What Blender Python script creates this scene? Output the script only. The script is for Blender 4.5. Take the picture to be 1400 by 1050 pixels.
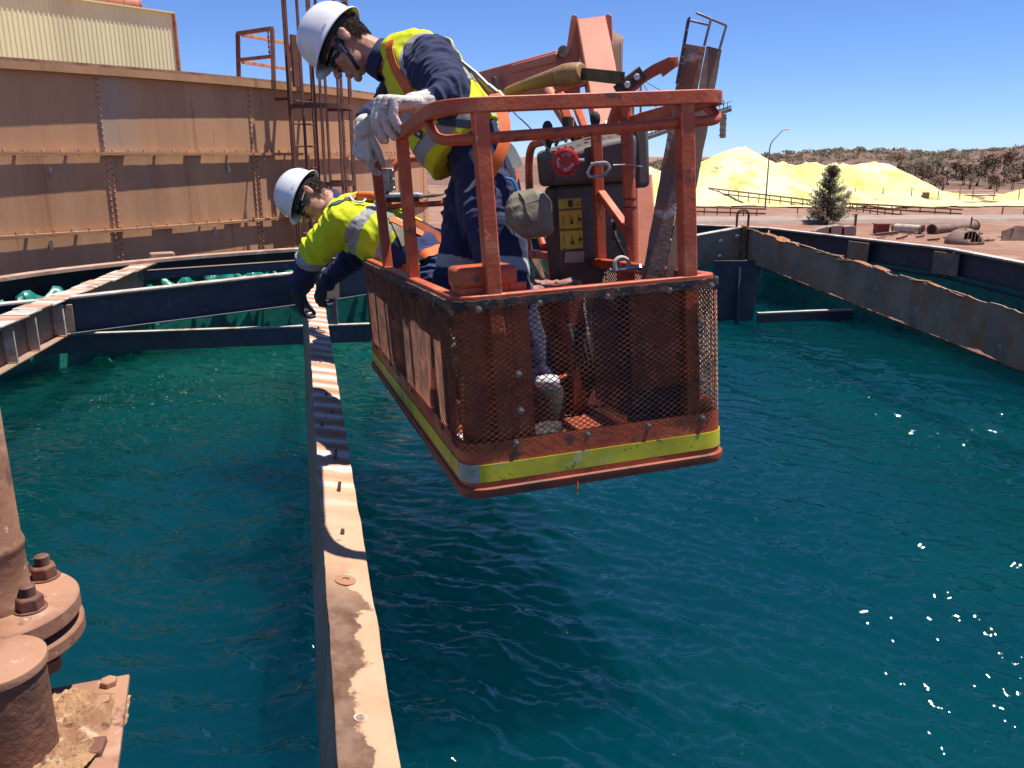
import bpy, bmesh, math, random
import numpy as np
from mathutils import Vector, Matrix, noise
from mathutils.bvhtree import BVHTree

for o in list(bpy.data.objects): bpy.data.objects.remove(o)
SC = bpy.context.scene
COL = SC.collection
RNG = random.Random(11)
R_ = math.radians

# ------------------------------------------------------------------ camera, sky, sun, exposure
FOC = 1147.0                                # focal length in photo pixels (1400 wide)
PITCH = math.atan((525 - 213) / FOC)
CP, SP = math.cos(PITCH), math.sin(PITCH)
cam = bpy.data.cameras.new('camera'); cam_o = bpy.data.objects.new('camera', cam); COL.objects.link(cam_o)
cam.sensor_width = 36.0; cam.lens = FOC * 36.0 / 1400.0
cam.clip_start = 0.05; cam.clip_end = 6000
cam_o.location = (0, 0, 0); cam_o.rotation_euler = (math.pi / 2 - PITCH, 0, 0)
SC.camera = cam_o

SUN_DIR = Vector((0.965, 0.26, 0)).normalized()   # horizontal direction towards the sun
SUN_EL = R_(73)
wd = bpy.data.worlds.new('World'); SC.world = wd; wd.use_nodes = True
nt = wd.node_tree; bg = nt.nodes['Background']
sky = nt.nodes.new('ShaderNodeTexSky'); sky.sky_type = 'NISHITA'; sky.sun_disc = False
sky.sun_elevation = SUN_EL; sky.sun_rotation = math.atan2(SUN_DIR.x, SUN_DIR.y)
sky.altitude = 3000; sky.air_density = 1.0; sky.dust_density = 0.0; sky.ozone_density = 1.0
hs = nt.nodes.new('ShaderNodeMix'); hs.data_type = 'RGBA'; hs.blend_type = 'MULTIPLY'; hs.inputs[0].default_value = 1; hs.inputs[7].default_value = (.56, .74, 1.12, 1)   # white balance of the whole sky
nt.links.new(sky.outputs[0], hs.inputs[6]); nt.links.new(hs.outputs[2], bg.inputs[0]); bg.inputs[1].default_value = 0.092
sl = bpy.data.lights.new('sun', 'SUN'); so = bpy.data.objects.new('sun', sl); COL.objects.link(so)
sl.energy = 5.0; sl.angle = R_(0.5); sl.color = (1.0, 0.945, 0.86)
sv = Vector((SUN_DIR.x * math.cos(SUN_EL), SUN_DIR.y * math.cos(SUN_EL), math.sin(SUN_EL)))
so.rotation_euler = sv.to_track_quat('Z', 'Y').to_euler(); so.location = sv * 40
SC.view_settings.view_transform = 'Standard'; SC.view_settings.look = 'None'
SC.cycles.max_bounces = 5; SC.cycles.diffuse_bounces = 2; SC.cycles.glossy_bounces = 2; SC.cycles.transmission_bounces = 3; SC.cycles.caustics_reflective = False; SC.cycles.caustics_refractive = False
SC.view_settings.exposure = 0.55; SC.view_settings.gamma = 1.0

GROUND = -6.5
WATER = -1.8

# ------------------------------------------------------------------ measuring helpers (photo point + distance -> place)
def W(px, py, d):
    x = (px - 700) / FOC; v = (525 - py) / FOC
    return Vector((x, CP + v * SP, -SP + v * CP)) * d
def Z(px, py, z):
    r = W(px, py, 1.0)
    return r * (z / r.z)
def G(px, py): return Z(px, py, GROUND)
V = Vector

# ------------------------------------------------------------------ mesh helpers
class MB:
    def __init__(s): s.v = []; s.f = []; s.mi = []; s.m = 0
    def add(s, vs, fs):
        b = len(s.v); s.v += [tuple(p) for p in vs]
        for f in fs: s.f.append([b + i for i in f]); s.mi.append(s.m)
        return s
    def box(s, c, size, rot=None):
        c = V(c); hx, hy, hz = size[0] / 2, size[1] / 2, size[2] / 2
        vs = [V((x, y, z)) for x in (-hx, hx) for y in (-hy, hy) for z in (-hz, hz)]
        if rot is not None: vs = [rot @ p for p in vs]
        return s.add([p + c for p in vs], [(0, 1, 3, 2), (4, 6, 7, 5), (0, 4, 5, 1), (2, 3, 7, 6), (0, 2, 6, 4), (1, 5, 7, 3)])
    def bar(s, p0, p1, w, h, up=(0, 0, 1), w1=None, h1=None):
        p0 = V(p0); p1 = V(p1); t = (p1 - p0).normalized(); up = V(up)
        sd = t.cross(up)
        if sd.length < 1e-4: sd = t.cross(V((1, 0, 0)))
        sd.normalize(); u = sd.cross(t)
        vs = []
        for p, ww, hh in ((p0, w, h), (p1, w1 or w, h1 or h)):
            for a, b in ((-1, -1), (1, -1), (1, 1), (-1, 1)): vs.append(p + sd * a * ww / 2 + u * b * hh / 2)
        return s.add(vs, [(3, 2, 1, 0), (4, 5, 6, 7), (0, 1, 5, 4), (1, 2, 6, 5), (2, 3, 7, 6), (3, 0, 4, 7)])
    def sweep(s, pts, prof, up=(0, 0, 1), closed=False, caps=True):
        """sweep a 2-D profile (side, up) along pts keeping 'up' fixed"""
        pts = [V(p) for p in pts]; n = len(pts); k = len(prof); up = V(up); vs = []
        for i, p in enumerate(pts):
            if closed: a, b = pts[i - 1], pts[(i + 1) % n]
            else: a, b = pts[max(i - 1, 0)], pts[min(i + 1, n - 1)]
            d0 = (p - a).normalized() if (p - a).length > 1e-9 else None
            d1 = (b - p).normalized() if (b - p).length > 1e-9 else None
            t = ((d0 or d1) + (d1 or d0)).normalized()
            sd = t.cross(up).normalized(); sc = 1.0
            if d0 and d1: sc = 1.0 / max(0.5, t.dot(d1))
            uu = sd.cross(t)
            for (x, y) in prof: vs.append(p + sd * x * sc + uu * y)
        fs = []
        m = n if closed else n - 1
        for i in range(m):
            for j in range(k):
                a = i * k + j; b = i * k + (j + 1) % k; c = ((i + 1) % n) * k + (j + 1) % k; d = ((i + 1) % n) * k + j
                fs.append((a, b, c, d))
        if caps and not closed: fs += [tuple(range(k))[::-1], tuple((n - 1) * k + j for j in range(k))]
        return s.add(vs, fs)
    def tube(s, pts, r, n=10, caps=True):
        pts = [V(p) for p in pts]
        rs = r if isinstance(r, (list, tuple)) else [r] * len(pts)
        t = (pts[1] - pts[0]).normalized()
        u = t.orthogonal().normalized(); vs = []
        for i, p in enumerate(pts):
            a, b = pts[max(i - 1, 0)], pts[min(i + 1, len(pts) - 1)]
            t = (b - a).normalized(); u = (u - t * u.dot(t)).normalized(); w = t.cross(u)
            for j in range(n):
                q = 2 * math.pi * j / n
                vs.append(p + (u * math.cos(q) + w * math.sin(q)) * rs[i])
        fs = [(i * n + j, i * n + (j + 1) % n, (i + 1) * n + (j + 1) % n, (i + 1) * n + j) for i in range(len(pts) - 1) for j in range(n)]
        if caps: fs += [tuple(range(n))[::-1], tuple((len(pts) - 1) * n + j for j in range(n))]
        return s.add(vs, fs)
    def loft(s, rings, caps=True):
        n = len(rings[0]); vs = [p for r in rings for p in r]
        fs = [(i * n + j, i * n + (j + 1) % n, (i + 1) * n + (j + 1) % n, (i + 1) * n + j) for i in range(len(rings) - 1) for j in range(n)]
        if caps: fs += [tuple(range(n))[::-1], tuple((len(rings) - 1) * n + j for j in range(n))]
        return s.add(vs, fs)
    def ell(s, c, ax, ay, az, n=14, m=9):
        """ellipsoid with semi-axis vectors"""
        c = V(c); ax = V(ax); ay = V(ay); az = V(az); rings = []
        for i in range(1, m):
            q = math.pi * i / m
            rings.append([c + az * math.cos(q) + (ax * math.cos(2 * math.pi * j / n) + ay * math.sin(2 * math.pi * j / n)) * math.sin(q) for j in range(n)])
        return s.loft(rings)
    def sph(s, c, r, n=12, m=8): return s.ell(c, (r, 0, 0), (0, r, 0), (0, 0, r), n, m)
    def cap(s, p0, p1, r0, r1, n=12):
        p0 = V(p0); p1 = V(p1); t = (p1 - p0).normalized()
        pts = []; rs = []
        for q in (80, 50, 20): pts.append(p0 - t * r0 * math.sin(R_(q))); rs.append(r0 * math.cos(R_(q)))
        for k in range(5): pts.append(p0.lerp(p1, k / 4)); rs.append(r0 + (r1 - r0) * k / 4)
        for q in (20, 50, 80): pts.append(p1 + t * r1 * math.sin(R_(q))); rs.append(r1 * math.cos(R_(q)))
        return s.tube(pts, rs, n)
    def limb(s, pts, rs, n=12):
        for i in range(len(pts) - 1): s.cap(pts[i], pts[i + 1], rs[i], rs[i + 1], n)
        return s
    def lathe(s, prof, n=24, o=(0, 0, 0), ax=(0, 0, 1)):
        o = V(o); ax = V(ax).normalized(); u = ax.orthogonal().normalized(); w = ax.cross(u)
        rings = [[o + ax * z + (u * math.cos(2 * math.pi * j / n) + w * math.sin(2 * math.pi * j / n)) * max(r, 1e-4) for j in range(n)] for r, z in prof]
        return s.loft(rings)
    def prism(s, poly, o, ax, ay, th):
        """polygon (2-D) in the plane of ax, ay at o, extruded both ways by th/2"""
        o = V(o); ax = V(ax); ay = V(ay); nz = ax.cross(ay).normalized(); n = len(poly)
        vs = [o + ax * x + ay * y - nz * th / 2 for x, y in poly] + [o + ax * x + ay * y + nz * th / 2 for x, y in poly]
        fs = [tuple(range(n))[::-1], tuple(range(n, 2 * n))] + [(i, (i + 1) % n, n + (i + 1) % n, n + i) for i in range(n)]
        return s.add(vs, fs)
    def hexnut(s, o, ax, r, h):
        return s.lathe([(r, 0), (r, h * 0.86), (r * 0.86, h)], 6, o, ax)
    def mesh(s, name, sharp=32, recalc=True):
        me = bpy.data.meshes.new(name); me.from_pydata(s.v, [], s.f)
        if any(s.mi): me.polygons.foreach_set('material_index', s.mi)
        if recalc:
            bm = bmesh.new(); bm.from_mesh(me); bmesh.ops.recalc_face_normals(bm, faces=bm.faces[:]); bm.to_mesh(me); bm.free()
        if sharp is not None:
            me.polygons.foreach_set('use_smooth', [True] * len(me.polygons))
            me.set_sharp_from_angle(angle=R_(sharp))
        return me
    def build(s, name, mat, parent=None, bevel=0, local=False, sharp=32, **kw):
        me = s.mesh(name, sharp)
        return link(name, me, mat, parent, bevel, local, **kw)

def wm(o):
    m = o.matrix_basis.copy()
    if o.parent: m = wm(o.parent) @ o.matrix_parent_inverse @ m
    return m
def link(name, me, mat, parent=None, bevel=0, local=False, label=None, cat=None, group=None, kind=None):
    o = bpy.data.objects.new(name, me); COL.objects.link(o)
    for m in (mat if isinstance(mat, (list, tuple)) else [mat]):
        if m and me: me.materials.append(m)
    if parent:
        o.parent = parent
        if not local: o.matrix_parent_inverse = wm(parent).inverted()
    if bevel:
        b = o.modifiers.new('edge', 'BEVEL'); b.width = bevel; b.segments = 2; b.limit_method = 'ANGLE'; b.angle_limit = R_(40)
    tag(o, label, cat, group, kind)
    return o
def tag(o, label=None, cat=None, group=None, kind=None):
    if label: o['label'] = label
    if cat: o['category'] = cat
    if group: o['group'] = group
    if kind: o['kind'] = kind
    return o
def thing(name, label, cat, loc=(0, 0, 0), group=None, mat=None):
    o = bpy.data.objects.new(name, None); COL.objects.link(o); o.empty_display_size = 0.1
    if mat is not None: o.matrix_basis = mat
    else: o.location = loc
    return tag(o, label, cat, group)
def inst(o, parent=None, mat=None, local=False):
    """another individual that shares mesh data"""
    c = o.copy(); COL.objects.link(c); c.parent = parent
    if mat is not None: c.matrix_basis = mat
    if parent and not local: c.matrix_parent_inverse = wm(parent).inverted()
    return c
def piece(name, me, parent, mat4, local=False):
    """object from shared mesh data with its own matrix (in world or parent space)"""
    o = bpy.data.objects.new(name, me); COL.objects.link(o)
    o.parent = parent; o.matrix_basis = mat4
    if not local: o.matrix_parent_inverse = wm(parent).inverted()
    return o
def round_path(pts, r, n=6, closed=False):
    pts = [V(p) for p in pts]; out = []
    N = len(pts)
    for i, p in enumerate(pts):
        if not closed and i in (0, N - 1): out.append(p); continue
        a, b = pts[i - 1], pts[(i + 1) % N]
        rr = r[i] if isinstance(r, (list, tuple)) else r
        da = (a - p); db = (b - p)
        q = min(rr, da.length * 0.49, db.length * 0.49)
        s0 = p + da.normalized() * q; s1 = p + db.normalized() * q
        for k in range(n + 1):
            t = k / n
            out.append(s0 * (1 - t) ** 2 + p * 2 * t * (1 - t) + s1 * t * t)
    return out
def rect(w, h, x0=0, y0=0): return [(x0 - w / 2, y0 - h / 2), (x0 + w / 2, y0 - h / 2), (x0 + w / 2, y0 + h / 2), (x0 - w / 2, y0 + h / 2)]
def ibeam(w, h, t=0.010, tf=None):
    """I section hanging below its top face at y = 0"""
    tf = tf or t
    return [(-w / 2, -h), (w / 2, -h), (w / 2, -h + tf), (t / 2, -h + tf), (t / 2, -tf), (w / 2, -tf), (w / 2, 0), (-w / 2, 0), (-w / 2, -tf), (-t / 2, -tf), (-t / 2, -h + tf), (-w / 2, -h + tf)]
def channel(w, h, t=0.009):
    """C section below y = 0, web at x = -w/2"""
    return [(-w / 2, -h), (w / 2, -h), (w / 2, -h + t), (-w / 2 + t, -h + t), (-w / 2 + t, -t), (w / 2, -t), (w / 2, 0), (-w / 2, 0)]

# ------------------------------------------------------------------ materials
def ramp(nt, fac, stops):
    r = nt.nodes.new('ShaderNodeValToRGB'); e = r.color_ramp.elements
    e[0].position, e[0].color = stops[0][0], (*stops[0][1], 1)
    e[1].position, e[1].color = stops[-1][0], (*stops[-1][1], 1)
    for p, c in stops[1:-1]:
        k = e.new(p); k.color = (*c, 1)
    nt.links.new(fac, r.inputs[0]); return r.outputs[0]
def nz(nt, scale, detail=6, rough=0.6, stretch=(1, 1, 1), dist=0.0, coord='Object', off=(0, 0, 0)):
    tc = nt.nodes.new('ShaderNodeTexCoord'); mp = nt.nodes.new('ShaderNodeMapping')
    mp.inputs['Scale'].default_value = stretch; mp.inputs['Location'].default_value = off
    n = nt.nodes.new('ShaderNodeTexNoise'); n.inputs['Scale'].default_value = scale
    n.inputs['Detail'].default_value = detail; n.inputs['Roughness'].default_value = rough; n.inputs['Distortion'].default_value = dist
    nt.links.new(tc.outputs[coord], mp.inputs[0]); nt.links.new(mp.outputs[0], n.inputs['Vector'])
    return n.outputs['Fac']
def mixc(nt, fac, a, b, mode='MIX'):
    m = nt.nodes.new('ShaderNodeMix'); m.data_type = 'RGBA'; m.blend_type = mode
    for sock, val in ((m.inputs[0], fac), (m.inputs[6], a), (m.inputs[7], b)):
        if hasattr(val, 'is_linked'): nt.links.new(val, sock)
        elif isinstance(val, (int, float)): sock.default_value = val
        else: sock.default_value = (*val, 1)
    return m.outputs[2]
def bump(nt, h, strength, dist=0.01, prev=None):
    b = nt.nodes.new('ShaderNodeBump'); b.inputs['Strength'].default_value = strength; b.inputs['Distance'].default_value = dist
    nt.links.new(h, b.inputs['Height'])
    if prev: nt.links.new(prev, b.inputs['Normal'])
    return b.outputs[0]
MATS = {}
def mat(name, layers, rough=0.6, metal=0.0, bumps=(), spec=0.5, coat=0.0, roughvar=0.0):
    """layers: first a colour, then (colour, scale, low, high, stretch, distortion) noise masks painted over it"""
    m = bpy.data.materials.new(name); m.use_nodes = True; nt = m.node_tree
    p = nt.nodes['Principled BSDF']; col = None
    base = layers[0]
    cur = base
    for k, L in enumerate(layers[1:]):
        c, sc, lo, hi = L[:4]; st = L[4] if len(L) > 4 else (1, 1, 1); di = L[5] if len(L) > 5 else 0.0
        f = ramp(nt, nz(nt, sc, 4, 0.62, st, di, off=(k * 3.1, k * 1.7, k * 5.3)), [(lo, (0, 0, 0)), (hi, (1, 1, 1))])
        cur = mixc(nt, f, cur, c)
    if hasattr(cur, 'is_linked'): nt.links.new(cur, p.inputs['Base Color'])
    else: p.inputs['Base Color'].default_value = (*cur, 1)
    p.inputs['Roughness'].default_value = rough; p.inputs['Metallic'].default_value = metal
    p.inputs['Specular IOR Level'].default_value = spec; p.inputs['Coat Weight'].default_value = coat
    if roughvar:
        rr = nt.nodes.new('ShaderNodeMapRange'); rr.inputs['To Min'].default_value = rough - roughvar; rr.inputs['To Max'].default_value = rough + roughvar
        nt.links.new(nz(nt, 9, 6), rr.inputs[0]); nt.links.new(rr.outputs[0], p.inputs['Roughness'])
    prev = None
    for b in bumps:
        sc, stg, ds = b[:3]; st = b[3] if len(b) > 3 else (1, 1, 1)
        prev = bump(nt, nz(nt, sc, 6, 0.6, st), stg, ds, prev)
    if prev: nt.links.new(prev, p.inputs['Normal'])
    MATS[name] = m
    return m
def vcol_mat(name, rough=0.8, bumps=(), dirt=None, sheen=0.0):
    """cloth whose colours come from the mesh's own colour attribute"""
    m = bpy.data.materials.new(name); m.use_nodes = True; nt = m.node_tree; p = nt.nodes['Principled BSDF']
    a = nt.nodes.new('ShaderNodeAttribute'); a.attribute_name = 'dye'
    cur = a.outputs['Color']
    if dirt:
        f = ramp(nt, nz(nt, dirt[1], 8, 0.65), [(dirt[2], (0, 0, 0)), (dirt[3], (0.7, 0.7, 0.7))])
        cur = mixc(nt, f, cur, dirt[0], 'MULTIPLY')
    nt.links.new(cur, p.inputs['Base Color']); p.inputs['Roughness'].default_value = rough
    p.inputs['Specular IOR Level'].default_value = 0.25; p.inputs['Sheen Weight'].default_value = sheen
    prev = None
    for b in bumps: prev = bump(nt, nz(nt, b[0], 5, 0.6, b[3] if len(b) > 3 else (1, 1, 1)), b[1], b[2], prev)
    if prev: nt.links.new(prev, p.inputs['Normal'])
    MATS[name] = m; return m

M = MATS
mat('red_paint', [(0.53, 0.100, 0.027), ((0.38, 0.062, 0.019), 4, .42, .66), ((0.60, 0.19, 0.075), 7, .55, .72), ((0.15, 0.055, 0.03), 13, .60, .68), ((0.62, 0.33, 0.20), 34, .67, .71), ((0.05, 0.03, 0.025), 60, .68, .72)], 0.5, bumps=[(60, .35, .004), (14, .15, .006)], roughvar=.16)
mat('red_paint_dirty', [(0.33, 0.066, 0.026), ((0.15, 0.045, 0.026), 8, .42, .66), ((0.06, 0.04, 0.035), 30, .58, .70)], 0.6, bumps=[(70, .3, .003)])
mat('boom_paint', [(0.58, 0.19, 0.105), ((0.48, 0.13, 0.068), 4, .4, .7), ((0.62, 0.26, 0.18), 14, .6, .75), ((0.2, 0.07, 0.045), 30, .66, .74)], 0.5, bumps=[(50, .15, .003)])
mat('black_rubber', [(0.022, 0.018, 0.016), ((0.20, 0.07, 0.036), 14, .48, .60), ((0.06, 0.045, 0.038), 40, .5, .7), ((0.30, 0.25, 0.2), 70, .64, .69)], 0.7, bumps=[(90, .6, .006)])
mat('mesh_steel', [(0.13, 0.055, 0.034), ((0.34, 0.13, 0.065), 14, .42, .62), ((0.03, 0.025, 0.022), 30, .55, .7)], 0.55, metal=0.25)
mat('hi_vis_tape', [(0.74, 0.62, 0.03), ((0.48, 0.43, 0.03), 5, .42, .64), ((0.55, 0.53, 0.22), 14, .58, .70), ((0.07, 0.07, 0.03), 18, .62, .68), ((0.05, 0.05, 0.03), 60, .66, .70)], 0.4, bumps=[(40, .2, .002)])
mat('scraped_tape', [(0.30, 0.32, 0.25), ((0.5, 0.5, 0.45), 22, .45, .7), ((0.12, 0.12, 0.05), 30, .6, .7)], 0.5)
mat('steel_grey', [(0.30, 0.28, 0.26), ((0.16, 0.12, 0.10), 12, .45, .7)], 0.45, metal=0.6, bumps=[(50, .2, .003)])
mat('zinc', [(0.55, 0.53, 0.50), ((0.33, 0.28, 0.24), 20, .5, .7)], 0.38, metal=0.8)
mat('rust_dark', [(0.12, 0.055, 0.032), ((0.22, 0.09, 0.045), 9, .4, .65), ((0.05, 0.032, 0.026), 22, .5, .7)], 0.85, bumps=[(60, .7, .006)])
mat('console_grey', [(0.115, 0.092, 0.076), ((0.075, 0.06, 0.05), 6, .4, .7), ((0.11, 0.09, 0.075), 30, .58, .7)], 0.62, bumps=[(120, .25, .002)])
mat('decal_yellow', [(0.66, 0.46, 0.03), ((0.45, 0.30, 0.03), 8, .45, .75)], 0.5)
mat('decal_ink', [(0.05, 0.035, 0.02)], 0.6)
mat('paper_label', [(0.42, 0.34, 0.24), ((0.2, 0.15, 0.1), 12, .45, .7)], 0.8)
mat('wood', [(0.30, 0.155, 0.06), ((0.20, 0.10, 0.04), 5, .4, .65, (1, 1, 6)), ((0.06, 0.035, 0.02), 16, .6, .7)], 0.6, bumps=[(30, .3, .003)])
mat('wood_yellow', [(0.42, 0.25, 0.09), ((0.26, 0.135, 0.055), 9, .40, .58), ((0.05, 0.03, 0.02), 18, .62, .68)], 0.6, bumps=[(30, .3, .003)])
mat('beam_top', [(0.47, 0.31, 0.215), ((0.30, 0.135, 0.068), 2.3, .46, .62, (1, 1.5, 1), .6), ((0.74, 0.69, 0.66), 3.2, .57, .66, (.7, 3.4, 1), .4), ((0.12, 0.055, 0.03), 14, .66, .72)], 0.8, bumps=[(40, .35, .004)])
mat('beam_blue', [(0.060, 0.064, 0.088), ((0.034, 0.038, 0.054), 5, .4, .7), ((0.15, 0.14, 0.14), 16, .6, .75), ((0.10, 0.055, 0.035), 9, .62, .72)], 0.5, bumps=[(80, .25, .003)])
mat('beam_edge', [(0.52, 0.44, 0.37), ((0.30, 0.15, 0.08), 6, .5, .68), ((0.70, 0.68, 0.64), 9, .56, .66)], 0.75, bumps=[(60, .4, .004)])
mat('beam_rust', [(0.40, 0.265, 0.175), ((0.25, 0.18, 0.135), 3, .42, .66), ((0.44, 0.19, 0.085), 3.5, .50, .64, (1, 1, .6), 1.2), ((0.42, 0.34, 0.28), 11, .60, .72)], 0.8, bumps=[(30, .5, .008), (120, .3, .003)])
mat('rust_flake', [(0.36, 0.15, 0.06), ((0.16, 0.06, 0.03), 12, .45, .65), ((0.5, 0.33, 0.22), 20, .6, .7)], 0.9, bumps=[(60, .8, .008)])
mat('rim_light', [(0.46, 0.28, 0.20), ((0.27, 0.14, 0.09), 4, .45, .68), ((0.62, 0.5, 0.42), 7, .55, .7)], 0.8, bumps=[(40, .3, .004)])
mat('launder_green', [(0.010, 0.165, 0.125), ((0.02, 0.26, 0.19), 3, .45, .65), ((0.008, 0.06, 0.05), 9, .55, .7)], 0.35)
mat('liner_black', [(0.010, 0.009, 0.009), ((0.03, 0.02, 0.018), 6, .5, .7)], 0.7)
mat('tank_wall', [(0.60, 0.32, 0.160), ((0.49, 0.25, 0.12), 1.1, .42, .66, (2.2, 2.2, .35)), ((0.50, 0.36, 0.25), .55, .56, .74, (3, 3, .5)), ((0.64, 0.37, 0.19), 2.0, .55, .75, (2.5, 2.5, .2)), ((0.38, 0.18, 0.07), 2.7, .61, .74, (3, 3, .12)), ((0.27, 0.20, 0.15), 5, .66, .74, (3, 3, .25))], 0.88, bumps=[(3, .12, .02), (60, .2, .003)])
mat('tank_steel', [(0.50, 0.26, 0.135), ((0.29, 0.115, 0.058), 5, .42, .66), ((0.38, 0.2, 0.125), 12, .58, .72)], 0.85, bumps=[(50, .3, .004)])
mat('ladder_steel', [(0.165, 0.062, 0.038), ((0.10, 0.042, 0.03), 5, .42, .66), ((0.26, 0.12, 0.075), 16, .6, .72)], 0.8, bumps=[(50, .3, .003)])
mat('cream_sheet', [(0.80, 0.76, 0.44), ((0.70, 0.66, 0.38), .6, .4, .7, (1, 1, .2))], 0.55)
mat('roof_duct', [(0.52, 0.19, 0.13), ((0.42, 0.14, 0.09), 2, .4, .7)], 0.6)
mat('pipe_brown', [(0.38, 0.195, 0.115), ((0.26, 0.12, 0.068), 6, .42, .62), ((0.42, 0.26, 0.18), 14, .58, .72), ((0.13, 0.065, 0.04), 16, .60, .68), ((0.46, 0.33, 0.25), 40, .64, .70)], 0.8, bumps=[(24, .35, .005), (90, .4, .003)])
mat('nut_brown', [(0.17, 0.07, 0.042), ((0.11, 0.045, 0.03), 20, .4, .66), ((0.27, 0.13, 0.085), 50, .58, .7)], 0.7, bumps=[(120, .4, .002)])
mat('sediment', [(0.40, 0.225, 0.11), ((0.25, 0.125, 0.06), 14, .42, .62), ((0.55, 0.38, 0.24), 30, .56, .68), ((0.13, 0.065, 0.035), 30, .58, .66)], 0.95, bumps=[(26, .9, .02), (120, .8, .004)])
mat('ground_dirt', [(0.29, 0.150, 0.092), ((0.22, 0.10, 0.058), .05, .42, .62), ((0.34, 0.22, 0.16), .3, .5, .7), ((0.16, 0.085, 0.06), 1.4, .56, .72)], 0.95, bumps=[(1.2, .6, .15)])
mat('road_grey', [(0.33, 0.245, 0.20), ((0.27, 0.19, 0.15), .2, .42, .66), ((0.38, 0.30, 0.25), .8, .55, .7)], 0.95)
mat('sulphur', [(0.68, 0.635, 0.22), ((0.74, 0.72, 0.42), .10, .42, .60), ((0.50, 0.45, 0.085), .22, .52, .68), ((0.33, 0.30, 0.085), .35, .58, .70)], 0.95, bumps=[(.45, .8, .6), (2.2, .6, .12)])
mat('sulphur_flat', [(0.72, 0.60, 0.28), ((0.80, 0.72, 0.34), .1, .45, .62), ((0.45, 0.28, 0.16), .3, .54, .68)], 0.95)
mat('hill_earth', [(0.165, 0.088, 0.058), ((0.12, 0.068, 0.046), .012, .42, .62), ((0.24, 0.13, 0.085), .05, .52, .7)], 0.97)
mat('bush_far', [(0.13, 0.105, 0.058), ((0.16, 0.11, 0.06), .25, .4, .66), ((0.09, 0.08, 0.045), 1.1, .5, .7)], 0.95)
mat('bush_red', [(0.19, 0.10, 0.065), ((0.14, 0.085, 0.055), .5, .4, .66)], 0.95)
mat('needle', [(0.26, 0.235, 0.14), ((0.18, 0.165, 0.10), 1.2, .4, .66), ((0.25, 0.21, 0.11), 3, .58, .72)], 0.85)
mat('bark', [(0.11, 0.075, 0.05), ((0.06, 0.04, 0.03), 4, .4, .7)], 0.9)
mat('rail_rust', [(0.24, 0.115, 0.065), ((0.17, 0.075, 0.042), 2, .42, .66)], 0.9)
mat('pipe_white', [(0.55, 0.49, 0.41), ((0.36, 0.27, 0.2), 1.6, .48, .7)], 0.8)
mat('scrap_brown', [(0.26, 0.17, 0.125), ((0.16, 0.10, 0.075), 1.2, .4, .66)], 0.9)
mat('scrap_red', [(0.30, 0.055, 0.04), ((0.2, 0.05, 0.035), 1.5, .4, .66)], 0.85)
mat('stacker_green', [(0.30, 0.33, 0.20), ((0.2, 0.2, 0.13), .6, .4, .66)], 0.8)
mat('galv_pole', [(0.20, 0.19, 0.18)], 0.6)
mat('helmet_white', [(0.78, 0.79, 0.80), ((0.70, 0.70, 0.69), 6, .45, .7), ((0.5, 0.47, 0.43), 30, .70, .78)], 0.28, coat=.3)
mat('skin', [(0.46, 0.23, 0.155), ((0.38, 0.165, 0.105), 14, .42, .66)], 0.5, bumps=[(240, .25, .001)])
mat('hair', [(0.085, 0.052, 0.032), ((0.15, 0.098, 0.062), 40, .45, .7)], 0.6, bumps=[(160, .9, .004, (1, 1, .25))])
mat('lens_black', [(0.006, 0.006, 0.007)], 0.08, coat=1.0)
mat('strap_black', [(0.016, 0.016, 0.02), ((0.04, 0.04, 0.042), 40, .5, .7)], 0.75, bumps=[(200, .4, .002)])
mat('strap_grey', [(0.10, 0.115, 0.12), ((0.16, 0.17, 0.16), 30, .5, .7)], 0.7, bumps=[(200, .4, .002)])
mat('strap_teal', [(0.035, 0.07, 0.10), ((0.06, 0.10, 0.13), 30, .5, .7)], 0.7, bumps=[(200, .4, .002)])
mat('harness_orange', [(0.72, 0.145, 0.018), ((0.58, 0.10, 0.015), 14, .42, .68)], 0.7, bumps=[(220, .4, .002)])
mat('white_print', [(0.72, 0.72, 0.72)], 0.6)
mat('glove_leather', [(0.66, 0.61, 0.55), ((0.52, 0.46, 0.40), 12, .42, .66), ((0.30, 0.24, 0.20), 26, .58, .70)], 0.75, bumps=[(45, .7, .006), (260, .3, .001)])
mat('khaki', [(0.22, 0.195, 0.135), ((0.165, 0.145, 0.10), 8, .42, .66), ((0.27, 0.24, 0.17), 26, .58, .72)], 0.85, bumps=[(320, .35, .001), (18, .4, .01)])
mat('reel_red', [(0.42, 0.012, 0.014), ((0.30, 0.012, 0.012), 12, .45, .7)], 0.4)
mat('plastic_white', [(0.72, 0.72, 0.72), ((0.5, 0.48, 0.45), 14, .55, .72)], 0.4)
mat('plastic_blue', [(0.02, 0.16, 0.42)], 0.4)
mat('cloth_pink', [(0.36, 0.19, 0.165), ((0.25, 0.12, 0.10), 12, .42, .66)], 0.85, bumps=[(40, .5, .006)])
mat('cloth_dark', [(0.030, 0.028, 0.034), ((0.06, 0.055, 0.06), 12, .45, .7)], 0.85, bumps=[(40, .5, .006)])
mat('boot', [(0.20, 0.135, 0.08), ((0.12, 0.08, 0.05), 9, .42, .66)], 0.8, bumps=[(80, .4, .003)])
mat('dark_steel', [(0.045, 0.035, 0.03), ((0.14, 0.075, 0.045), 7, .52, .66), ((0.02, 0.018, 0.018), 16, .5, .7)], 0.55, metal=.2, bumps=[(50, .4, .004)])
mat('channel_rust', [(0.15, 0.105, 0.08), ((0.26, 0.105, 0.045), 6, .48, .58, (1, 1, 1), .8), ((0.50, 0.47, 0.48), 5.5, .59, .64, (1, 1, .5), .9), ((0.04, 0.03, 0.028), 16, .58, .7)], 0.7, bumps=[(40, .6, .006)])
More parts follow.
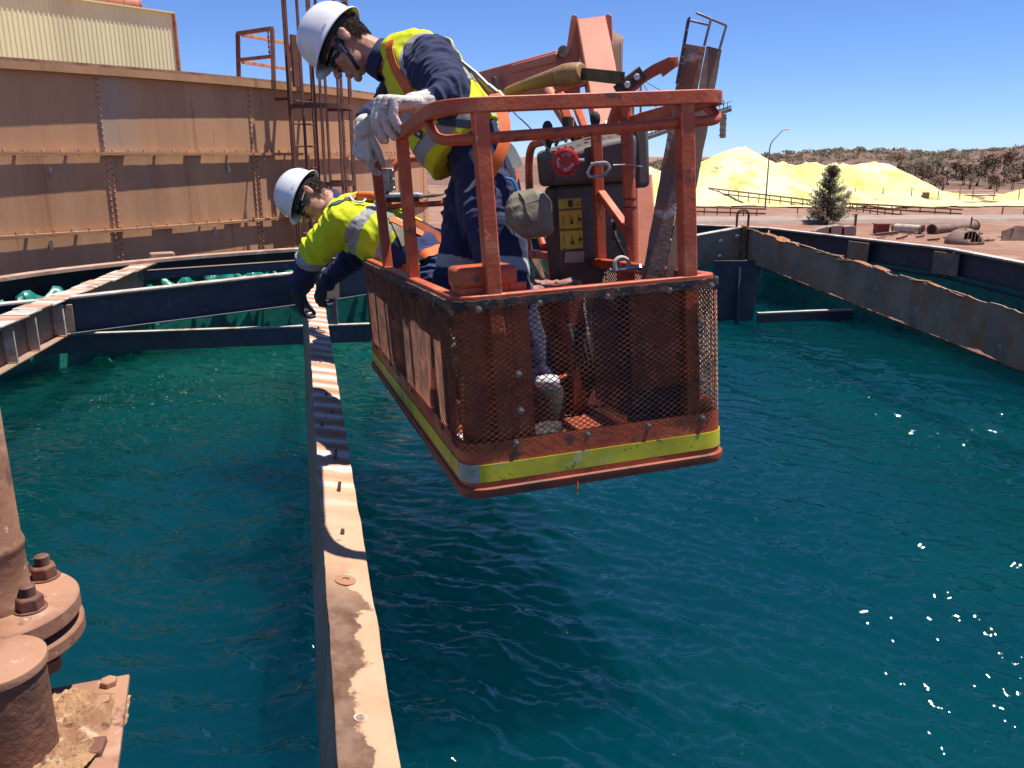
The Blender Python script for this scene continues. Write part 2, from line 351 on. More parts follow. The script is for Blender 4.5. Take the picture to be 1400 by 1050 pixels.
mat('channel_brown', [(0.24, 0.155, 0.10), ((0.17, 0.11, 0.07), 5, .42, .66), ((0.10, 0.06, 0.04), 18, .6, .72)], 0.75, bumps=[(50, .3, .004)])
mat('bolt_dull', [(0.20, 0.15, 0.12), ((0.36, 0.31, 0.27), 60, .5, .66), ((0.09, 0.05, 0.035), 40, .5, .7)], 0.5, metal=.5)

def per_object(m, amount=.22):
    """each plate of a kind weathers a little differently"""
    nt = m.node_tree; pr = nt.nodes['Principled BSDF']; src = pr.inputs['Base Color'].links[0].from_socket
    oi = nt.nodes.new('ShaderNodeObjectInfo'); mr_ = nt.nodes.new('ShaderNodeMapRange'); mr_.inputs['To Min'].default_value = 1 - amount; mr_.inputs['To Max'].default_value = 1 + amount * .35
    nt.links.new(oi.outputs['Random'], mr_.inputs[0]); hs_ = nt.nodes.new('ShaderNodeHueSaturation'); nt.links.new(mr_.outputs[0], hs_.inputs['Value']); nt.links.new(src, hs_.inputs['Color']); nt.links.new(hs_.outputs[0], pr.inputs['Base Color'])
    for n in list(nt.nodes):
        if n.type == 'MAPPING':
            va = nt.nodes.new('ShaderNodeVectorMath'); va.operation = 'MULTIPLY_ADD'; va.inputs[1].default_value = (7, 11, 13); cb_ = nt.nodes.new('ShaderNodeCombineXYZ')
            for i in range(3): nt.links.new(oi.outputs['Random'], cb_.inputs[i])
            src2 = n.inputs[0].links[0].from_socket; nt.links.new(cb_.outputs[0], va.inputs[0]); nt.links.new(src2, va.inputs[2]); nt.links.new(va.outputs[0], n.inputs[0])
per_object(M['tank_wall'], .09); per_object(M['cream_sheet'], .06); per_object(M['beam_rust'], .15)

# ================================================================== THE SETTING
def grid_mesh(name, xs, ys, zf, keep=None):
    vs = [(x, y, zf(x, y)) for y in ys for x in xs]; nx = len(xs); fs = []
    for j in range(len(ys) - 1):
        for i in range(nx - 1):
            if keep and not keep((xs[i] + xs[i + 1]) / 2, (ys[j] + ys[j + 1]) / 2): continue
            fs.append((j * nx + i, j * nx + i + 1, (j + 1) * nx + i + 1, (j + 1) * nx + i))
    me = bpy.data.meshes.new(name); me.from_pydata(vs, [], fs)
    me.polygons.foreach_set('use_smooth', [True] * len(me.polygons)); return me
def lin(a, b, n): return [a + (b - a) * i / (n - 1) for i in range(n)]
def fnoise(x, y, s, seed=0.0, oct_=4): return noise.fractal(V((x * s, y * s, seed)), 0.9, 2.0, oct_)

# ground sheet out to the horizon
gx = [-4000, -1200, -400, -150, -80] + lin(-60, 140, 60) + [200, 400, 1200, 4000]
gy = [-300, -60, -20] + lin(0, 170, 60) + [220, 400, 1000, 5000]
link('ground', grid_mesh('ground', gx, gy, lambda x, y: GROUND + (0.10 * fnoise(x, y, .11) if 20 < y < 150 and abs(x) < 130 else 0)), M['ground_dirt'], kind='structure')
# pale haul road running across behind the yard, raised a little
rp = [G(700, 303), G(1000, 303), G(1180, 301), G(1400, 300), G(1700, 297)]
mb = MB(); mb.sweep([p + V((0, 0, .30)) for p in rp], [(-3.5, -.35), (3.5, -.35), (3.1, .0), (-3.1, .0)]); mb.build('road', M['road_grey'], kind='structure')
# sulphur dust over the flat ground round the stockpiles
def dust_keep(x, y): return fnoise(x, y, .05, 4.2) > -.28 and 112 + 6 * fnoise(x, y, .06) < y < 148
link('sulphur_apron', grid_mesh('sulphur_apron', lin(10, 120, 100), lin(104, 150, 50), lambda x, y: GROUND + .17 + .08 * fnoise(x, y, .2), dust_keep), M['sulphur_flat'], kind='structure')

# low hills
HPX = [(-900, 232), (300, 228), (800, 226), (960, 222), (1020, 219), (1060, 214), (1110, 209), (1160, 206), (1220, 207), (1270, 211), (1330, 207), (1400, 204), (1600, 198), (2400, 210)]
def ridge_y(px):
    for (a, ya), (b, yb) in zip(HPX, HPX[1:]):
        if a <= px <= b: return ya + (yb - ya) * (px - a) / (b - a)
    return HPX[-1][1]
D_R = 430.0
def hill_z(x, y):
    px = 700 + FOC * x / (y * CP + 2)
    zr = ((525 - ridge_y(px)) / FOC * CP - SP) * D_R * .98
    t = min(max((y - 168) / (D_R - 168), 0), 1.15)
    h = GROUND - .4 + (zr - GROUND + .4) * (t ** .8 if t > 0 else 0)
    if y > D_R + 30: h -= (y - D_R - 30) * .02
    return h + (1.0 * t + .1) * fnoise(x, y, .02) * .7
link('hill', grid_mesh('hill', lin(-420, 460, 130), lin(160, 560, 70), hill_z), M['hill_earth'], kind='structure')

# ------------------------------------------------------------------ stockpiles
def stockpile(name, label, cx, cy, peaks, rx, ry, seed, n=120):
    """heap of loose powder: peaks are (x, y, height, radius) relative to the middle; slopes at the angle of repose, terraces and gullies"""
    def zf(x, y):
        h = -1.0
        for (px, py, ph, pr) in peaks:
            d = math.hypot(x - px, y - py)
            h = max(h, ph - ph * d / pr)
        if h > 0:
            a = math.atan2(y, x)
            h = min(h, 9e9) + .30 * fnoise(x, y, .20, seed) * min(h, 1) - .35 * max(0, .35 - abs(noise.noise(V((a * 7, seed, h * .12)))) * 1.6) * min(h, 1.5) + .09 * fnoise(x, y, 1.1, seed, 3) * min(1, h * 2)
        return GROUND - .3 + max(h, -.2) + .25
    me = grid_mesh(name, lin(-rx, rx, n), lin(-ry, ry, n // 2 + 20), zf)
    for v in me.vertices: v.co.x += cx; v.co.y += cy
    return link(name, me, M['sulphur'], label=label, cat='stockpile', group='yellow sulphur stockpiles')
stockpile('sulphur_pile', 'tall pale yellow cone shaped sulphur heap left of the street lamp', 36.0, 134,
          [(-1.4, 0, 7.9, 15.5), (-.2, 0, 8.1, 15), (-3, 1, 7.4, 15.5), (-8, 2, 5.4, 13), (-15, 4, 5.2, 12), (5.5, -1, 3.9, 11)], 30, 20, 1.0)
ridge = [(-14 + k * 1.2, 2 + .5 * math.sin(k), 5.55 + .25 * math.sin(k * 1.7), 11) for k in range(14)]
stockpile('sulphur_pile', 'long flat topped yellow sulphur heap with stepped face behind the pine tree', 56.0, 136,
          ridge + [(1.5, 1.5, 5.9, 11.5), (3, 2, 5.6, 12), (-11, -6.5, 2.6, 4.5), (-7, -7, 2.9, 5), (-3, -7, 2.3, 4), (0, -7.5, 2.7, 4.6), (3, -7, 1.5, 4), (11, -2, 1.5, 6)], 30, 20, 2.0)
stockpile('sulphur_pile', 'small yellow sulphur heap cut by the right edge of the picture', 81.0, 131,
          [(0, 0, 2.6, 8), (4, 1, 3.0, 9)], 16, 12, 3.0, 70)

# ------------------------------------------------------------------ foliage helpers
def leaf_cloud(mb, c, r, n, size, seed, lumps=5, rnd=None):
    """leaf quads spread through an uneven crown volume made of several lumps"""
    rnd = rnd or random.Random(seed); c = V(c)
    L = [(c + V((rnd.uniform(-.55, .55) * r[0], rnd.uniform(-.55, .55) * r[1], rnd.uniform(-.4, .45) * r[2])), rnd.uniform(.38, .62)) for _ in range(lumps)]
    for _ in range(n):
        lc, lr = rnd.choice(L)
        d = V((rnd.gauss(0, 1), rnd.gauss(0, 1), rnd.gauss(0, 1))).normalized() * rnd.uniform(.45, 1.05) ** .5
        p = lc + V((d.x * r[0], d.y * r[1], d.z * r[2])) * lr
        a = V((rnd.gauss(0, 1), rnd.gauss(0, 1), rnd.gauss(0, 1))).normalized(); b = a.orthogonal().normalized() * size * rnd.uniform(.5, 1.1)
        a = a * size * rnd.uniform(.6, 1.3)
        mb.add([p - a - b * .4, p + b * .8 - a * .2, p + a * 1.1, p - b * .7 + a * .3], [(0, 1, 2, 3)])
def raw_mesh(mb, name):
    me = bpy.data.meshes.new(name); me.from_pydata(mb.v, [], mb.f); return me

# scrub trees along the foot of the hill: individuals
crowns = []; trunks = []
for k in range(5):
    mb = MB(); leaf_cloud(mb, (0, 0, 2.1), (1.7, 1.6, 1.25), 260, .17, 40 + k, 7); me = raw_mesh(mb, 'crown'); me.materials.append(M['bush_far'] if k < 3 else M['bush_red']); crowns.append(me)
    mb = MB(); rr = random.Random(k)
    for q in range(3):
        p = [V((0, 0, -.3))]
        for j in range(4): p.append(p[-1] + V((rr.uniform(-.25, .25), rr.uniform(-.25, .25), .55)))
        mb.tube(p, [.09, .08, .06, .045, .02], 5)
    me = mb.mesh('trunk'); me.materials.append(M['bark']); trunks.append(me)
places = ['at the foot of the hill']
rr = random.Random(5)
for k in range(46):
    px = 1196 + k * 5.2 + rr.uniform(-3, 3); py = 263 - rr.uniform(0, 13) - (6 if px < 1225 else 0)
    d = 165 + (263 - py) * 4.5 + rr.uniform(0, 8)
    x = (px - 700) / FOC * d; y = d * CP + 1.2; s = rr.uniform(.75, 1.25) * (1.0 + (d - 165) / 160)
    t = thing('scrub_tree', 'low brown green scrub tree at the foot of the hill behind the yellow heaps', 'tree', (x, y, max(hill_z(x, y), GROUND) - .1), 'scrub trees at the foot of the hill')
    t.scale = (s * rr.uniform(.9, 1.2), s, s * rr.uniform(.8, 1.1)); t.rotation_euler.z = rr.uniform(0, 6)
    i = rr.randrange(5)
    for n_, me in (('trunk', trunks[i]), ('crown', crowns[i])): piece(n_, me, t, Matrix(), local=True)
# the rest of the scrub reads as one mass
mb = MB(); rr = random.Random(9)
for k in range(2300):
    x = rr.uniform(-120, 330); y = 172 + (D_R - 150) * rr.random() ** .75
    px = 700 + FOC * x / (y * CP)
    if px < 880 or px > 1500: continue
    h = rr.uniform(.6, 1.9) * (1 + (y - 170) / 700)
    leaf_cloud(mb, (x, y, hill_z(x, y) + h * .35), (h * 1.0, h * .8, h * .6), 20, h * .27, k, 3, rr)
link('hill_scrub', raw_mesh(mb, 'hill_scrub'), M['bush_far'], label='dense dark scrub covering the low hill on the horizon', cat='scrub', kind='stuff')

# ------------------------------------------------------------------ bushy pine
def pine(px, py, h):
    b = G(px, py); t = thing('pine_tree', 'bushy grey green pine standing alone beside the road', 'tree', b)
    rr = random.Random(3); mb = MB(); mb.tube([b + V((0, 0, -.2)), b + V((.05, 0, h * .5)), b + V((.02, 0, h * .97))], [.16, .09, .02], 8)
    nd = MB()
    for k in range(165):
        f = rr.random() ** 1.3; z = .25 + f * h * .92
        L = (1 - f) ** .8 * 2.5 * rr.uniform(.4, 1.12) + .15 + .25 * math.exp(-((f - .3) / .2) ** 2) * rr.random()
        a = rr.uniform(0, 6.283); d = V((math.cos(a), math.sin(a), rr.uniform(.05, .55) + .5 * f))
        p0 = b + V((0, 0, z)); p1 = p0 + d * L
        if k % 2 == 0: mb.tube([p0, p0.lerp(p1, .5) - V((0, 0, .06)), p1], [.03, .02, .008], 4)
        for q in range(44):
            s = rr.uniform(.2, 1.05); c = p0.lerp(p1, s) + V((rr.gauss(0, .13), rr.gauss(0, .13), rr.gauss(0, .13)))
            ax = (d + V((rr.gauss(0, .5), rr.gauss(0, .5), rr.gauss(0, .5) + .4))).normalized() * rr.uniform(.12, .26)
            sd = ax.orthogonal().normalized() * rr.uniform(.03, .06)
            nd.add([c - ax, c + sd, c + ax, c - sd], [(0, 1, 2, 3)])
    mb.build('trunk', M['bark'], t)
    link('crown', raw_mesh(nd, 'crown'), M['needle'], t)
pine(1130, 306, 5.5)

# ------------------------------------------------------------------ the tank of blue green liquor the basket hangs over
WALL = [(-4.30, 1.2), (-4.35, 3.0), (-4.38, 5.2), (-4.2, 6.88), (-3.4, 8.1), (-2.27, 9.03), (-.6, 10.0), (1.2, 10.9), (2.4, 11.35), (3.26, 10.84), (3.89, 9.4), (4.34, 8.35), (4.40, 7.2), (4.45, 5.0), (4.0, 2.5), (2.8, .4), (.5, -.7), (-2.0, -.7), (-3.6, .2)]
def inside(x, y):
    c = False; n = len(WALL)
    for i in range(n):
        x1, y1 = WALL[i]; x2, y2 = WALL[(i + 1) % n]
        if (y1 > y) != (y2 > y) and x < (x2 - x1) * (y - y1) / (y2 - y1) + x1: c = not c
    return c
WBODY = .058
# liquor surface: real swell in the mesh, ripples in the relief
wxs = np.linspace(-4.6, 4.7, 520); wys = np.concatenate([np.linspace(-.9, 6.0, 460), np.linspace(6.02, 11.5, 220)])
GX, GY = np.meshgrid(wxs, wys); rs = np.random.RandomState(7); GZ = np.zeros_like(GX)
wxp = GX + .10 * np.sin(GY * 1.9 + .6 * GX) + .06 * np.sin(GX * 3.1 + 1.2 * GY); wyp = GY + .10 * np.sin(GX * 1.7 - .5 * GY) + .05 * np.sin(GX * 4.3 + GY * 2.2)
gust = .72 + .38 * np.sin(GX * .9 + 1.1) * np.sin(GY * .75 + .4 * GX) + .22 * np.sin(GX * 2.1 + GY * 1.3)
for k in range(96):
    lam = .046 * (11.0 ** (rs.rand() ** 1.3)); th = math.radians(66) + rs.randn() * .6
    kk = 2 * math.pi / lam; ph = rs.rand() * 6.283
    arg = kk * (wxp * math.cos(th) + wyp * math.sin(th)) + ph
    env = .5 + .5 * np.sin(GX * (1.1 + rs.rand() * 1.6) + GY * (rs.rand() * 2 - 1) * 1.8 + rs.rand() * 6.28)
    GZ += lam * (.0200 if lam < .22 else .0125) * (1 - 2 * np.abs(np.sin(arg / 2)) if k % 3 == 0 else np.cos(arg)) * env
GZ = WATER + GZ * gust
def water_mesh():
    nx, ny = len(wxs), len(wys); vs = np.stack([GX.ravel(), GY.ravel(), GZ.ravel()], 1)
    poly = np.array(WALL); cx = (GX[:-1, :-1] + GX[1:, 1:]) / 2 * .985; cy = (GY[:-1, :-1] + GY[1:, 1:]) / 2 * .99 + .03
    ins = np.zeros(cx.shape, bool)
    for i in range(len(poly)):
        x1, y1 = poly[i]; x2, y2 = poly[(i + 1) % len(poly)]
        if y1 == y2: continue
        ins ^= ((y1 > cy) != (y2 > cy)) & (cx < (x2 - x1) * (cy - y1) / (y2 - y1) + x1)
    jj, ii = np.nonzero(ins); q = jj * nx + ii; fs = np.stack([q, q + 1, q + nx + 1, q + nx], 1)
    me = bpy.data.meshes.new('water'); me.vertices.add(len(vs)); me.vertices.foreach_set('co', vs.ravel())
    me.loops.add(fs.size); me.loops.foreach_set('vertex_index', fs.ravel()); me.polygons.add(len(fs)); me.polygons.foreach_set('loop_start', np.arange(0, fs.size, 4)); me.update(calc_edges=True); me.validate()
    me.polygons.foreach_set('use_smooth', [True] * len(me.polygons)); return me
wme = water_mesh()
wmat = bpy.data.materials.new('liquor'); wmat.use_nodes = True; nt = wmat.node_tree; pr = nt.nodes['Principled BSDF']
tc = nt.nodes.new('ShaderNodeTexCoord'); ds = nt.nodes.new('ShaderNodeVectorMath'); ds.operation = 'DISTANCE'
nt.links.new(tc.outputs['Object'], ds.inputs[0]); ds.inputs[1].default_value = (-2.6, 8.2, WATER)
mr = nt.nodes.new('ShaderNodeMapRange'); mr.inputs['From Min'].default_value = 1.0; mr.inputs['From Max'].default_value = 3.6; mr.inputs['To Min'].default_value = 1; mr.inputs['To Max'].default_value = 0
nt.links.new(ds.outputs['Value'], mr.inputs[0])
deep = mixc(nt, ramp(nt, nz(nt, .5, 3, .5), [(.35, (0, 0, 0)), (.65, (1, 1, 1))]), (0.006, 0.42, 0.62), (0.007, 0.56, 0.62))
green_tint = mixc(nt, ramp(nt, nz(nt, 3.5, 6, .6, (1, 1.6, 1)), [(.4, (0, 0, 0)), (.65, (1, 1, 1))]), (0.03, 0.80, 0.62), (0.06, 0.93, 0.70))  # brighter, greener liquor tint that fades out with distance from the far left
body = mixc(nt, mr.outputs[0], deep, green_tint)
b3 = bump(nt, nz(nt, 15, 3, .6, (.8, 1.6, 1), 1.4), .25, .0022)
ss = nt.nodes.new('ShaderNodeSubsurfaceScattering'); ss.falloff = 'BURLEY'; ss.inputs['Scale'].default_value = 1.0; ss.inputs['Radius'].default_value = (1.0, 4.5, 4.5)
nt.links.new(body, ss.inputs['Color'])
dk_ = nt.nodes.new('ShaderNodeBsdfDiffuse'); dk_.inputs['Color'].default_value = (0, 0.004, 0.006, 1)
mx = nt.nodes.new('ShaderNodeMixShader'); mx.inputs[0].default_value = WBODY; nt.links.new(dk_.outputs[0], mx.inputs[1]); nt.links.new(ss.outputs[0], mx.inputs[2])
gl_ = nt.nodes.new('ShaderNodeBsdfGlossy'); gl_.inputs['Roughness'].default_value = .03; nt.links.new(b3, gl_.inputs['Normal'])
fr_ = nt.nodes.new('ShaderNodeFresnel'); fr_.inputs['IOR'].default_value = 1.46; nt.links.new(b3, fr_.inputs['Normal'])
mx2 = nt.nodes.new('ShaderNodeMixShader'); nt.links.new(fr_.outputs[0], mx2.inputs[0]); nt.links.new(mx.outputs[0], mx2.inputs[1]); nt.links.new(gl_.outputs[0], mx2.inputs[2])
nt.links.new(mx2.outputs[0], nt.nodes['Material Output'].inputs['Surface']); nt.nodes.remove(pr)
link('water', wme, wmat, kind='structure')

tk = thing('settling_tank', 'round steel tank full of blue green liquor below the lift basket', 'tank', (0, 5, WATER))
RIM_L = -.95
wl = [V((x, y, 0)) for x, y in WALL]
mb = MB(); mb.sweep([p + V((0, 0, -1.75)) for p in wl], [(-.01, -1.3), (.01, -1.3), (.01, .62), (-.01, .62)], closed=True); mb.build('shell', M['launder_green'], tk)
# left half: pale rim flat and black liner under it ; right half: dark blue edge channel with a pale top
lp = round_path([p + V((0, 0, RIM_L)) for p in wl[0:8]], .8, 6)
mb = MB(); mb.sweep(lp, rect(.11, .035, 0, -.012)); mb.build('rim', M['rim_light'], tk, .004)
mb = MB(); mb.sweep(lp, [(-.012, -.20), (.012, -.20), (.012, -.032), (-.012, -.032)]); mb.build('liner', M['liner_black'], tk)
rp2 = [p + V((0, 0, -.9)) for p in wl[7:14]]
for a, b in zip(rp2, rp2[1:]):
    mb = MB(); mb.sweep([a, b], channel(.085, .27)); mb.build('edge_channel', M['beam_blue'], tk, .003)
    mb = MB(); mb.sweep([a, b], rect(.095, .018, 0, .011)); mb.build('edge_flat', M['beam_edge'], tk, .003)
    mb = MB(); mb.sweep([a, b], [(.0, -.60), (.03, -.60), (.03, -.28), (.0, -.28)]); mb.build('launder_wall', M['launder_green'], tk)
# splice plates on the edge channel
for a in (wl[10], wl[11]):
    q = V((a.x - .05, a.y - .03, -1.03)); mb = MB(); mb.box(q, (.02, .30, .22), Matrix.Rotation(R_(22), 3, 'Z')); mb.build('splice_plate', M['beam_rust'], tk, .003)
# green weir sheets along the left wall, each hung from the liner and leaning inwards
rr = random.Random(21)
seg = []
for a, b in zip(lp, lp[1:]): seg.append((a, b, (b - a).length))
tot = sum(s[2] for s in seg)
def along(path_seg, s):
    for a, b, l in path_seg:
        if s <= l: return a.lerp(b, s / l), (b - a).normalized()
        s -= l
    return b, (b - a).normalized()
s = 3.6
while s < tot - .3:
    p, t = along(seg, s); nn = V((t.y, -t.x, 0)); w = rr.uniform(.30, .44); rings = []
    top = -.17 + rr.uniform(-.05, .03)
    for i in range(9):
        u = -w / 2 + w * i / 8; bulge = .07 * math.sin(math.pi * i / 8) + .03 * math.sin(i * 2.1 + s * 3)
        col = []
        for j in range(6):
            q = j / 5
            col.append(p + t * u + nn * (.05 + bulge * (.4 + q) + .28 * q * q) + V((0, 0, top - .30 * q + .04 * math.sin(i * 1.3 + s))))
        rings.append(col)
    n = 6; mb = MB(); mb.add([q for r in rings for q in r] , [(i * n + j, i * n + j + 1, (i + 1) * n + j + 1, (i + 1) * n + j) for i in range(8) for j in range(5)])
    o = mb.build('weir_sheet', M['launder_green'], tk); sm = o.modifiers.new('t', 'SOLIDIFY'); sm.thickness = .006
    s += w + rr.uniform(-.02, .07)

# ------------------------------------------------------------------ steel beams across the tank
def beam(name, label, pts, prof, m, parent=None, group='steel beams across the tank'):
    t = thing(name, label, 'beam', pts[0], group)
    mb = MB(); mb.sweep(pts, prof); mb.build('section', m, t, .002)
    return t
# long beam from beside the camera to the far cross beam, web at its left edge, rolled a little
a = W(500, 1000, 1.79); b = W(429, 388, 6.80); dv = (b - a).normalized(); a0 = a - dv * 1.3
cb = thing('long_beam', 'long pale steel beam crossing the tank, its top stained in rust and white bands', 'beam', b)
up = (Matrix.Rotation(R_(11), 3, dv) @ V((0, 0, 1))); side = dv.cross(up).normalized()
def beam_sheet(nx, ny, zoff=0.0):
    """top flange as a fine sheet with the scalloped relief that the removed plates left behind and a drilled hole"""
    L = (b - a0).length; vs = []; fs = []
    hole = (V((W(497, 983, 1.83) - a0)).dot(dv), -.012)
    for j in range(ny + 1):
        for i in range(nx + 1):
            x = -.0625 + .125 * i / nx; y = L * j / ny
            edge = 0.004 * noise.noise(V((y * 5, x * 3, 2))) if i in (0, nx) else 0
            z = .0018 * math.sin(y * 30) + .0018 * noise.noise(V((x * 18, y * 14, 1))) + .0014 * noise.noise(V((x * 60, y * 55, 5)))
            vs.append(a0 + dv * y + side * (x + edge) + up * z)
    for j in range(ny):
        for i in range(nx):
            x = -.0625 + .125 * (i + .5) / nx; y = L * (j + .5) / ny
            if math.hypot(x - hole[1], (y - hole[0])) < .0105: continue
            fs.append((j * (nx + 1) + i, j * (nx + 1) + i + 1, (j + 1) * (nx + 1) + i + 1, (j + 1) * (nx + 1) + i))
    me = bpy.data.meshes.new('top_flange'); me.from_pydata(vs, [], fs); me.polygons.foreach_set('use_smooth', [True] * len(me.polygons)); return me
# its own weathering: pale paint, white scale bands across where plates sat, brown rust patch near the camera end
bm_ = bpy.data.materials.new('long_beam_top'); bm_.use_nodes = True; nt = bm_.node_tree; pr = nt.nodes['Principled BSDF']
tc = nt.nodes.new('ShaderNodeTexCoord')
def axis(nt, vec, off):
    d = nt.nodes.new('ShaderNodeVectorMath'); d.operation = 'DOT_PRODUCT'; d.inputs[1].default_value = vec
    nt.links.new(tc.outputs['Object'], d.inputs[0]); m_ = nt.nodes.new('ShaderNodeMath'); m_.operation = 'SUBTRACT'; m_.inputs[1].default_value = off
    nt.links.new(d.outputs['Value'], m_.inputs[0]); return m_.outputs[0]
def math_(nt, op, a_, b_=None):
    m_ = nt.nodes.new('ShaderNodeMath'); m_.operation = op
    for s_, v_ in ((m_.inputs[0], a_), (m_.inputs[1], b_)):
        if v_ is None: continue
        if hasattr(v_, 'is_linked'): nt.links.new(v_, s_)
        else: s_.default_value = v_
    return m_.outputs[0]
ly = axis(nt, dv, a0.dot(dv)); lx = axis(nt, side, a0.dot(side))
wob = nz(nt, 9, 5, .6); ripple = math_(nt, 'ADD', ly, math_(nt, 'MULTIPLY', wob, .05))
band = math_(nt, 'SINE', math_(nt, 'MULTIPLY', ripple, 41.0))
bandm = ramp(nt, math_(nt, 'ADD', math_(nt, 'MULTIPLY', band, .5), math_(nt, 'MULTIPLY', nz(nt, 4, 5, .6), .9)), [(.62, (0, 0, 0)), (.90, (1, 1, 1))])
c0 = mixc(nt, ramp(nt, nz(nt, 3, 6, .6), [(.4, (0, 0, 0)), (.65, (1, 1, 1))]), (0.45, 0.25, 0.14), (0.54, 0.33, 0.205))
far_m = ramp(nt, ly, [(.30, (0, 0, 0)), (.46, (1, 1, 1))])
lyn = math_(nt, 'DIVIDE', ly, 6.6)
farm = ramp(nt, lyn, [(.34, (0, 0, 0)), (.46, (1, 1, 1))])
c1 = mixc(nt, math_(nt, 'MULTIPLY', bandm, farm), c0, (0.64, 0.58, 0.56))
bandr = ramp(nt, math_(nt, 'ADD', math_(nt, 'MULTIPLY', band, -.5), math_(nt, 'MULTIPLY', nz(nt, 5, 5, .6, off=(4, 2, 1)), .9)), [(.72, (0, 0, 0)), (.98, (1, 1, 1))])
c2 = mixc(nt, math_(nt, 'MULTIPLY', bandr, farm), c1, (0.36, 0.175, 0.10))
nearm = ramp(nt, lyn, [(.27, (1, 1, 1)), (.315, (0, 0, 0))])
patch = math_(nt, 'ADD', math_(nt, 'MULTIPLY', lx, -7.0), math_(nt, 'MULTIPLY', nz(nt, 6, 6, .6, off=(2, 7, 1)), 1.95))
rustm = ramp(nt, patch, [(.86, (0, 0, 0)), (.94, (1, 1, 1))])
rustc = mixc(nt, ramp(nt, nz(nt, 16, 6, .65), [(.38, (0, 0, 0)), (.62, (1, 1, 1))]), (0.10, 0.042, 0.019), (0.19, 0.11, 0.068))
c3 = mixc(nt, math_(nt, 'MULTIPLY', rustm, nearm), c2, rustc)
specks = ramp(nt, nz(nt, 30, 6, .6), [(.68, (0, 0, 0)), (.74, (1, 1, 1))])
nt.links.new(mixc(nt, specks, c3, (0.13, 0.07, 0.045)), pr.inputs['Base Color']); pr.inputs['Roughness'].default_value = .8
nt.links.new(bump(nt, nz(nt, 60, 6), .35, .004, bump(nt, band, .5, .004)), pr.inputs['Normal'])
o = link('top_flange', beam_sheet(60, 1600), bm_, cb); sm = o.modifiers.new('t', 'SOLIDIFY'); sm.thickness = .009; sm.offset = -1
mb = MB(); mb.bar(a0 - side * .0575 - up * .112, b - side * .0575 - up * .112, .009, .20, up); mb.build('web', M['beam_rust'], cb)
mb = MB(); mb.bar(a0 - up * .217 - side * .03, b - up * .217 - side * .03, .065, .010, up); mb.build('bottom_flange', M['beam_rust'], cb)
# rusty stud stubs, washer mark and the burr round the hole
for k, (px, py) in enumerate([(456, 627), (461, 672), (438, 585), (444, 541), (436, 496), (466, 730), (433, 450), (452, 565)]):
    c = a + dv * 0; 
    # place on the beam's top by its run along the beam
    t0 = (py - 1000) / (388 - 1000)
    # perspective-correct run
    d = 1 / ((1 - t0) / 1.79 + t0 / 6.80); q = W(px + 2, py, d)
    y_ = (q - a0).dot(dv); x_ = max(-.045, min(.045, (q - a0).dot(side)))
    p = a0 + dv * y_ + side * x_
    h = .035 if k in (0, 1) else .014
    mb = MB(); mb.tube([p, p + up * h + dv * .008], [.007, .0055], 8); mb.build('stud', M['rust_dark'], cb)
def on_beam(px, py):
    t0 = (py - 1000) / (388 - 1000); d = 1 / ((1 - t0) / 1.79 + t0 / 6.80); q = W(px, py, d)
    return a0 + dv * (q - a0).dot(dv) + side * (q - a0).dot(side)
p = on_beam(472, 795); mb = MB(); mb.lathe([(.030, .0), (.030, .004), (.024, .006), (.011, .0062), (.010, .002)], 24, p, up); mb.build('washer', M['beam_rust'], cb)
p = on_beam(493, 983); mb = MB()
mb.lathe([(.0165, .000), (.0160, .0035), (.0115, .0035), (.0105, .000)], 20, p - up * .001, up); mb.build('hole_burr', M['beam_edge'], cb)

# cross beam on the left
A = [W(-160, 434, 5.25), W(75, 411, 6.0), W(430, 372, 6.9), W(512, 361, 7.2)]
t = thing('cross_beam', 'dark blue cross beam with pale top edge behind the crouching worker', 'beam', A[1], 'steel beams across the tank')
mb = MB(); mb.sweep(A, channel(.07, .25)); mb.build('web', M['beam_blue'], t, .003)
mb = MB(); mb.sweep([p + V((0, 0, .012)) for p in A], rect(.085, .016)); mb.build('top_flange', M['beam_edge'], t, .003)
mb = MB(); 
for p in (W(86, 436, 5.98), W(452, 392, 6.9)): mb.box(p, (.02, .14, .2), Matrix.Rotation(R_(-62), 3, 'Z'))
mb.build('end_plate', M['beam_rust'], t, .003)
# low slender tie under it
A2 = [W(40, 459.5, 6.5), W(390, 447.3, 6.87), W(520, 443, 7.05)]
t = thing('lower_tie', 'thin dark tie beam just above the liquor on the left', 'beam', A2[0], 'steel beams across the tank')
mb = MB(); mb.sweep(A2, rect(.03, .14, 0, -.075)); mb.build('web', M['beam_blue'], t, .003)
mb = MB(); mb.sweep([p + V((0, 0, .004)) for p in A2], rect(.05, .014)); mb.build('top_edge', M['beam_edge'], t, .002)
# post between cross beam and tie
mb = MB(); mb.bar(W(455, 405, 6.95), W(458, 452, 6.98), .06, .05, (0, 1, 0)); mb.build('hanger_post', M['beam_blue'], None, .003, label='short dark hanger post under the cross beam near the basket', cat='post')
